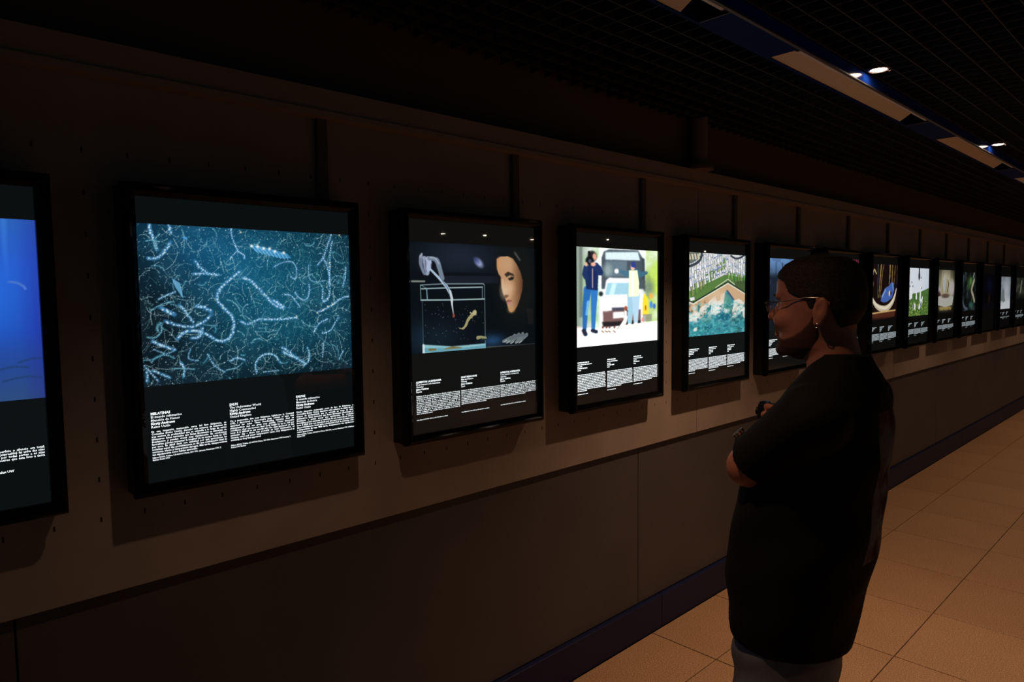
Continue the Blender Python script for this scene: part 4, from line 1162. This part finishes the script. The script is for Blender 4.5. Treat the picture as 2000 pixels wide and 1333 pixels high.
HEAD = [(1.7585, .022, -.006, .012), (1.752, .058, -.040, .042), (1.738, .084, -.062, .060), (1.72, .099, -.076, .070), (1.70, .106, -.083, .075), (1.675, .1065, -.086, .0775), (1.655, .100, -.085, .0775),
        (1.635, .097, -.082, .0765), (1.61, .097, -.068, .073), (1.59, .0985, -.056, .070), (1.57, .0985, -.042, .066), (1.55, .097, -.038, .059), (1.535, .088, -.015, .049), (1.522, .062, .005, .034)]
def head_field(F, g=0.0, feats=True):
    F.stack([(z + (g if z > 1.7 else 0), f, b, w_) for z, f, b, w_ in HEAD], 2.15, .006, g)
    if not feats: return
    F.cap((.100, 0, 1.650), (.1165, 0, 1.622), .008, .0115, .010)           # nose bridge
    F.ell((.1185, 0, 1.6190), (.0150, .0135, .0120), .006)                  # tip
    for s_ in (1, -1):
        F.ell((.1065, .0135 * s_, 1.6145), (.010, .0065, .0075), .005)      # nostril wings
        F.ell((.096, .032 * s_, 1.648), (.013, .0165, .011), .008, True)    # socket
        F.ell((.083, .031 * s_, 1.6465), (.0135, .0135, .0125), .003)       # eye with lids
        F.cap((.101, .012 * s_, 1.6665), (.087, .050 * s_, 1.6665), .0062, .0055, .008)  # brow
        F.ell((.070, .050 * s_, 1.613), (.026, .018, .022), .014)           # cheek
        # ear
        F.ell((-.024, .0815 * s_, 1.636), (.017, .0065, .0300), .004, rot=.16)
        F.ell((-.022, .0905 * s_, 1.640), (.0085, .006, .016), .003, True, rot=.16)
        F.ell((-.018, .0800 * s_, 1.609), (.009, .006, .010), .004)
        F.ell((-.013, .0810 * s_, 1.634), (.004, .005, .007), .003)
        F.ell((.114, .006 * s_, 1.6065), (.004, .0028, .0025), .002, True)  # nostril
    F.cap((.106, -.013, 1.5885), (.106, .013, 1.5885), .0055, .0055, .006)   # upper lip
    F.cap((.105, -.012, 1.5755), (.105, .012, 1.5755), .0062, .0062, .006)   # lower lip
    F.cap((.1145, -.018, 1.5822), (.1145, .018, 1.5822), .0016, .0016, .002, True)
    F.ell((.091, 0, 1.545), (.016, .020, .014), .010)                       # chin

ax_f = axis([(-.26, .32, .0032)])
ax_l = axis([(-.31, .31, .0034)])
zs_b = axis([(.0, 1.17, .011), (1.17, 1.48, .004), (1.48, 1.80, .0026)])
B = Field(ax_f, ax_l, zs_b)
head_field(B)
B.cap((-.010, 0, 1.585), (-.036, 0, 1.455), .054, .063, .018)               # neck
B.stack([(.86, .15, -.03, .11), (1.0, .17, -.07, .14), (1.15, .16, -.10, .15), (1.3, .115, -.115, .155), (1.40, .06, -.115, .155), (1.47, .03, -.105, .11), (1.50, .0, -.09, .06)], 2.3, .02)
for s_ in (1, -1):                                                          # legs reach the floor
    B.cap((.072, .074 * s_, .84), (.092, .098 * s_, .50), .064, .056, .01)
    B.cap((.092, .098 * s_, .50), (.07, .115 * s_, .10), .056, .042, .02)
    B.cap((.075, .118 * s_, .045), (.20, .135 * s_, .035), .038, .032, .02)
# left arm (towards the camera): elbow forward, forearm across the chest
def hand(F, wrist, palm, tips, r=.0085):
    F.cap(wrist, palm, .024, .027, .014)
    for (b_, m_, t_) in tips:
        F.cap(b_, m_, r * 1.08, r, .004); F.cap(m_, t_, r, r * .82, .003)
B.cap((-.04, .170, 1.425), (.106, .148, 1.280), .052, .044, .02)
B.cap((.106, .148, 1.280), (.205, -.045, 1.292), .044, .027, .015)
hand(B, (.205, -.045, 1.292), (.192, -.100, 1.300),
     [((.188, -.115, 1.325), (.180, -.150, 1.330), (.168, -.172, 1.322)), ((.190, -.118, 1.308), (.180, -.156, 1.312), (.166, -.178, 1.306)),
      ((.190, -.116, 1.291), (.180, -.152, 1.293), (.167, -.172, 1.289)), ((.188, -.112, 1.276), (.179, -.142, 1.276), (.168, -.158, 1.274)), ((.190, -.075, 1.325), (.184, -.098, 1.346), (.178, -.118, 1.352))])
# right arm: elbow low on the far side, forearm rising to the hand that holds the little camera
B.cap((-.04, -.185, 1.425), (.115, -.175, 1.235), .050, .041, .02)
B.cap((.115, -.175, 1.235), (.140, -.035, 1.332), .041, .026, .015)
SHX = -.034
def sh3(*t): return tuple((p[0] + SHX, p[1], p[2]) for p in t)
hand(B, (.140, -.035, 1.332), (.126, .002, 1.362),
     [sh3((.163, .012, 1.388), (.150, .034, 1.402), (.128, .040, 1.402)), sh3((.162, .018, 1.374), (.152, .045, 1.384), (.130, .052, 1.384)),
      sh3((.161, .020, 1.358), (.152, .047, 1.366), (.131, .054, 1.367)), sh3((.158, .018, 1.343), (.150, .041, 1.348), (.131, .048, 1.350)), sh3((.140, .002, 1.385), (.120, .012, 1.402), (.106, .022, 1.408))])

m_skin = mat('skin', (0.46, 0.20, 0.13), .5)
m_skin.node_tree.nodes['Principled BSDF'].inputs['Subsurface Weight'].default_value = 0.0
noisy(m_skin, 40, (0.44, 0.155, 0.085), (0.52, 0.195, 0.11), .3, .7, .05)
m_hair = mat('short_dark_hair', (0.018, 0.013, 0.011), .75, 0, .3)
noisy(m_hair, 260, (0.010, 0.008, 0.007), (0.045, 0.032, 0.026), .4, .7, .5)
m_shirt = mat('black_cotton', (0.008, 0.0075, 0.007), .9, 0, .2)
m_jean = mat('grey_blue_denim', (0.075, 0.075, 0.085), .85, 0, .2)
noisy(m_jean, 14, (0.13, 0.13, 0.15), (0.26, 0.26, 0.29), .3, .7, .1)
m_eye = mat('eye_white', (.6, .55, .5), .25)

man = thing('person', 'man in glasses, black t-shirt and grey jeans, arms folded, facing the lit pictures', 'person', (PX, PY, 0))
B.build('body', m_skin, man)

# short hair: the skull grown by a few millimetres, kept above the hairline
H = Field(axis([(-.12, .14, .0030)]), axis([(-.11, .11, .0030)]), axis([(1.55, 1.78, .0028)]))
head_field(H, .0036, False)
Xf, Yf, Zf = H.x[:, None, None], H.y[None, :, None], H.z[None, None, :]
line_z = np.interp(H.x, [-.10, -.070, -.050, -.036, -.012, -.008, .004, .010, .035, .052, .066, .085, .105, .13], [1.585, 1.585, 1.595, 1.660, 1.668, 1.642, 1.642, 1.658, 1.668, 1.676, 1.700, 1.708, 1.713, 1.713])[:, None, None]
H.v = np.maximum(H.v, (line_z - Zf).astype(np.float32))
H.build('hair', m_hair, man)
# beard and moustache
G = Field(axis([(-.03, .14, .0027)]), axis([(-.09, .09, .0027)]), axis([(1.505, 1.66, .0026)]))
head_field(G, .0034, False)
Xf, Yf, Zf = G.x[:, None, None], G.y[None, :, None], G.z[None, None, :]
top = np.interp(G.x, [-.03, -.008, .006, .025, .045, .07, .085, .14], [1.630, 1.630, 1.606, 1.588, 1.576, 1.568, 1.570, 1.570])[:, None, None]
G.v = np.maximum(G.v, (Zf - top).astype(np.float32)); G.v = np.maximum(G.v, (-.012 - Xf).astype(np.float32))
G.cap((.101, -.022, 1.594), (.108, 0, 1.5975), .0062, .0066, .004); G.cap((.101, .022, 1.594), (.108, 0, 1.5975), .0062, .0066, .004)
for s_ in (1, -1): G.cap((.101, .022 * s_, 1.594), (.090, .030 * s_, 1.568), .006, .006, .004)
G.ell((.113, 0, 1.578), (.012, .0175, .0090), .003, True)
G.ell((.092, 0, 1.5405), (.0185, .026, .0165), .010)
G.build('beard', mat('dark_beard', (0.11, 0.045, 0.028), .8, 0, .2), man)
for s_ in (1, -1):
    mb = MB(); n_ = 10
    vs = [(-(.0845 + .0125 * math.cos(a) * math.cos(b)), -(.031 * s_ + .0125 * math.sin(a) * math.cos(b)), 1.6465 + .0075 * math.sin(b)) for b in np.linspace(-1.2, 1.2, n_) for a in np.linspace(-.9, .9, n_)]
    mb.add(vs, [(i * n_ + k, i * n_ + k + 1, (i + 1) * n_ + k + 1, (i + 1) * n_ + k) for i in range(n_ - 1) for k in range(n_ - 1)], True)
    mb.build('eye', m_eye, man)

mb = MB()
for s_ in (1, -1):
    mb.tube([(-(.1085 - .0), -.014 * s_, 1.6675), (-.1045, -.032 * s_, 1.6700), (-.092, -.050 * s_, 1.6665)], [.0022, .0030, .0016], 7)
    
mb.build('eyebrows', m_hair, man)
# t-shirt
T = Field(axis([(-.26, .32, .0045)]), axis([(-.33, .33, .0048)]), axis([(.80, 1.56, .0045)]))
SH = [(.835, .198, -.062, .165), (.90, .207, -.076, .172), (1.0, .204, -.098, .178), (1.1, .192, -.116, .178), (1.2, .180, -.128, .178), (1.30, .150, -.138, .178), (1.38, .105, -.136, .180),
      (1.43, .070, -.130, .178), (1.465, .048, -.122, .152), (1.49, .032, -.114, .118), (1.51, .018, -.108, .088), (1.528, .002, -.102, .070), (1.536, -.006, -.100, .064)]
T.cap((-.035, -.160, 1.412), (.075, -.170, 1.285), .066, .064, .03)
T.cap((-.045, .168, 1.412), (.090, .150, 1.294), .074, .063, .03)
k, X, Y, Z = T.sub((-.05, .03, 1.15), (.32, .33, 1.50))     # the left sleeve ends in a slanting hem
pl = (X - .076) * .74 + (Z - 1.282) * -.64 + (Y - .16) * -.18
T.v[k] = np.maximum(T.v[k], pl.astype(np.float32))
T.stack(SH, 2.25, .018)
# hem rises at the front; gentle folds
k, X, Y, Z = T.sub((-.26, -.33, .80), (.32, .33, 1.56))
hem = .852 + .058 * np.clip((X - .05) / .17, 0, 1) ** 1.3 + .006 * np.sin(Y * 26) + 0 * Z
T.v[k] = np.maximum(T.v[k], (hem - Z).astype(np.float32))
fold = .0035 * np.sin(X * 22 + Z * 34 + np.sin(Y * 17) * 1.3) * np.sin(Z * 11 + Y * 9) + .006 * np.sin(Z * 21 + X * 7) * np.clip((1.25 - Z) / .3, 0, 1) * np.sin(Y * 12 + 1.)
T.v[k] = T.v[k] + fold.astype(np.float32)
shirt = T.build('t_shirt', m_shirt, man)
nt = m_shirt.node_tree; bs = nt.nodes['Principled BSDF']
tc = nt.nodes.new('ShaderNodeTexCoord'); sp = nt.nodes.new('ShaderNodeSeparateXYZ'); nt.links.new(tc.outputs['Object'], sp.inputs[0])
def both(a, b): return mth('MULTIPLY', a, b)
reg = both(both(mth('GREATER_THAN', sp.outputs['X'], .03), mth('LESS_THAN', mth('ABSOLUTE', mth('SUBTRACT', sp.outputs['Y'], .062)), .100)), both(mth('GREATER_THAN', sp.outputs['Z'], 1.075), mth('LESS_THAN', sp.outputs['Z'], 1.415)))
nn = nt.nodes.new('ShaderNodeTexNoise'); nn.inputs['Scale'].default_value = 16; nn.inputs['Detail'].default_value = 5; nt.links.new(tc.outputs['Object'], nn.inputs['Vector'])
cr = nt.nodes.new('ShaderNodeValToRGB'); cr.color_ramp.elements[0].position = .36; cr.color_ramp.elements[0].color = (.035, .02, .02, 1)
cr.color_ramp.elements[1].position = .56; cr.color_ramp.elements[1].color = (.17, .16, .18, 1)
e_ = cr.color_ramp.elements.new(.44); e_.color = (.11, .045, .045, 1)
nt.links.new(nn.outputs['Fac'], cr.inputs[0])
mx = nt.nodes.new('ShaderNodeMix'); mx.data_type = 'RGBA'
nt.links.new(reg, mx.inputs['Factor']); mx.inputs['A'].default_value = (.008, .0075, .007, 1); nt.links.new(cr.outputs[0], mx.inputs['B']); nt.links.new(mx.outputs['Result'], bs.inputs['Base Color'])

# jeans
J = Field(axis([(-.16, .28, .0055)]), axis([(-.26, .26, .0055)]), axis([(.06, 1.0, .008)]))
J.stack([(.72, .174, -.032, .145), (.82, .186, -.042, .148), (.90, .180, -.056, .150), (.97, .175, -.07, .148)], 2.3, .02)
for s_ in (1, -1):
    J.cap((.074, .078 * s_, .84), (.095, .10 * s_, .50), .080, .076, .02)
    J.cap((.095, .105 * s_, .50), (.075, .115 * s_, .10), .080, .070, .02)
k, X, Y, Z = J.sub((-.2, -.3, .0), (.3, .3, 1.0))
J.v[k] = J.v[k] + (.004 * np.sin(Z * 60 + X * 20) * np.sin(X * 14 + Y * 10 + Z * 9)).astype(np.float32)
J.build('jeans', m_jean, man)
mb = MB()      # back pocket outline on the left hip, rivets
for a, b in (((.035, .187, .80), (-.035, .160, .80)), ((-.035, .160, .80), (-.03, .162, .735)), ((.035, .187, .80), (.03, .190, .735))):
    mb.tube([(-a[0], -a[1], a[2]), (-b[0], -b[1], b[2])], .0022, 6)
mb.build('pocket_seam', m_jean, man)
m_shoe = mat('dark_sneaker', (.03, .03, .032), .6); m_sole = mat('pale_sole', (.4, .38, .35), .7)
for s_ in (1, -1):
    Q = Field(axis([(-.02, .33, .006)]), axis([(.05 if s_ > 0 else -.2, .2 if s_ > 0 else -.05, .006)]), axis([(-.01, .16, .006)]))
    Q.cap((.05, .118 * s_, .055), (.22, .138 * s_, .045), .050, .042, .03); Q.cap((.062, .116 * s_, .09), (.062, .116 * s_, .12), .048, .046, .02)
    k, X, Y, Z = Q.sub((-1, -1, -1), (1, 1, 1)); Q.v[k] = np.maximum(Q.v[k], (.018 - Z + 0 * X + 0 * Y).astype(np.float32))
    sh = Q.build('shoe', m_shoe, man)
    mb = MB(); ol = []
    for t_ in np.linspace(0, 2 * math.pi, 24, endpoint=False):
        ol.append((.132 + .138 * math.cos(t_), .127 * s_ + .047 * math.sin(t_)))
    v = [(-a, -b, 0.0) for a, b in ol] + [(-a, -b, .022) for a, b in ol]
    mb.add(v, [tuple(range(24))[::-1], tuple(range(24, 48))] + [(i, (i + 1) % 24, 24 + (i + 1) % 24, 24 + i) for i in range(24)])
    mb.build('sole', m_sole, sh)

# glasses, earring, watch
m_metal = mat('thin_silver_metal', (.42, .38, .36), .3, 1.0)
gs = MB()
for s_ in (1, -1):
    gs.tube([(-.113, -.058 * s_, 1.653), (-.060, -.0765 * s_, 1.656), (-.01, -.0815 * s_, 1.664), (.020, -.0835 * s_, 1.664), (.036, -.082 * s_, 1.650)], .0011, 6)
    gs.tube([(-.118, -.010 * s_, 1.652), (-.121, 0, 1.655)], .0010, 6)
    gs.tube([(-.113, -.058 * s_, 1.653), (-.116, -.050 * s_, 1.651)], .0016, 6)
gs = gs.build('glasses', m_metal, man)
m_lens2 = bpy.data.materials.new('spectacle_lens'); m_lens2.use_nodes = True
nt = m_lens2.node_tree; nt.nodes.clear()
o_ = nt.nodes.new('ShaderNodeOutputMaterial'); mxs = nt.nodes.new('ShaderNodeMixShader'); tr = nt.nodes.new('ShaderNodeBsdfTransparent'); gl = nt.nodes.new('ShaderNodeBsdfGlossy')
fr = two_sided_fresnel(nt, 1.6); gl.inputs['Roughness'].default_value = .03
nt.links.new(fr.outputs[0], mxs.inputs[0]); nt.links.new(tr.outputs[0], mxs.inputs[1]); nt.links.new(gl.outputs[0], mxs.inputs[2]); nt.links.new(mxs.outputs[0], o_.inputs[0])
for s_ in (1, -1):
    mb = MB(); N = 22; rim = []
    for kk in range(N):
        a = 2 * math.pi * kk / N
        ly = .0225 * math.copysign(abs(math.cos(a)) ** .8, math.cos(a)); lz = .0150 * math.copysign(abs(math.sin(a)) ** .8, math.sin(a))
        cyl = .032 * s_ + ly
        cf = .1205 - abs(cyl) ** 2 * 1.6 - (.002 if lz < 0 else 0) * 1
        rim.append((cf - lz * -.12, cyl, 1.6435 + lz))
    v = [(-a, -b, c) for a, b, c in rim] + [(-a + .0022, -b, c) for a, b, c in rim]
    mb.add(v, [tuple(range(N)), tuple(range(N, 2 * N))[::-1]] + [(i, N + i, N + (i + 1) % N, (i + 1) % N) for i in range(N)])
    mb.build('lens', m_lens2, gs)
mb = MB().tube([(.018 + .0045 * math.cos(t_), -.0855, 1.603 + .0045 * math.sin(t_)) for t_ in np.linspace(0, 2 * math.pi, 15)], .0012, 6)
mb.build('earring', m_metal, man)
# watch round the left wrist
wc = MB()
ctr = Vector((-.197, .028, 1.292)); d_ = Vector((-.09, .195, .007)).normalized(); u_ = d_.cross(Vector((0, 0, 1))).normalized(); v_ = u_.cross(d_)
ring = []
for off, rr in ((-.010, .0305), (-.009, .0325), (.009, .0315), (.010, .0295)):
    ring.append([ctr + d_ * off + rr * (math.cos(t_) * u_ + math.sin(t_) * v_) for t_ in [2 * math.pi * q / 24 for q in range(24)]])
vv = [p for r_ in ring for p in r_]
wc.add(vv, [(i * 24 + q, i * 24 + (q + 1) % 24, (i + 1) * 24 + (q + 1) % 24, (i + 1) * 24 + q) for i in range(3) for q in range(24)], True)
wt = wc.build('watch', mat('watch_strap', (.02, .02, .022), .5), man)
fc = MB(); c2 = ctr + v_ * .024 - u_ * .022
nrm = (v_ * .72 - u_ * .69).normalized(); a1 = d_; a2 = nrm.cross(a1)
vs = [c2 + nrm * h_ + .0165 * (math.cos(t_) * a1 + math.sin(t_) * a2) for h_ in (-.003, .006) for t_ in [2 * math.pi * q / 20 for q in range(20)]]
fc.add(vs, [(q, (q + 1) % 20, 20 + (q + 1) % 20, 20 + q) for q in range(20)] + [tuple(range(20))[::-1], tuple(range(20, 40))])
fc.build('watch_face', mat('watch_steel', (.5, .52, .55), .15, 1.0), wt)

# the small device in his right hand
cm = thing('camera', 'small black camera held up in the folded arms of the man', 'camera', (PX - .108, PY - .022, 1.383))
m_cam = mat('black_camera_body', (.012, .012, .014), .3)
c_ = MB().bbox(-.032, .024, -.013, .013, -.020, .026, .003, 'z').build('camera_body', m_cam, cm)
MB().box(-.030, -.012, -.012, .012, .026, .029).build('top_plate', mat('polished_plate', (.7, .72, .74), .15, 1.0), cm)
MB().tube([(-.032, .0, .004), (-.040, .0, .004)], .010, 16).build('camera_lens', m_cam, cm)
for yy in (-.007, .004):
    MB().tube([(-.0325, yy, .018), (-.0345, yy, .018)], .0022, 8).build('button', m_metal, cm)
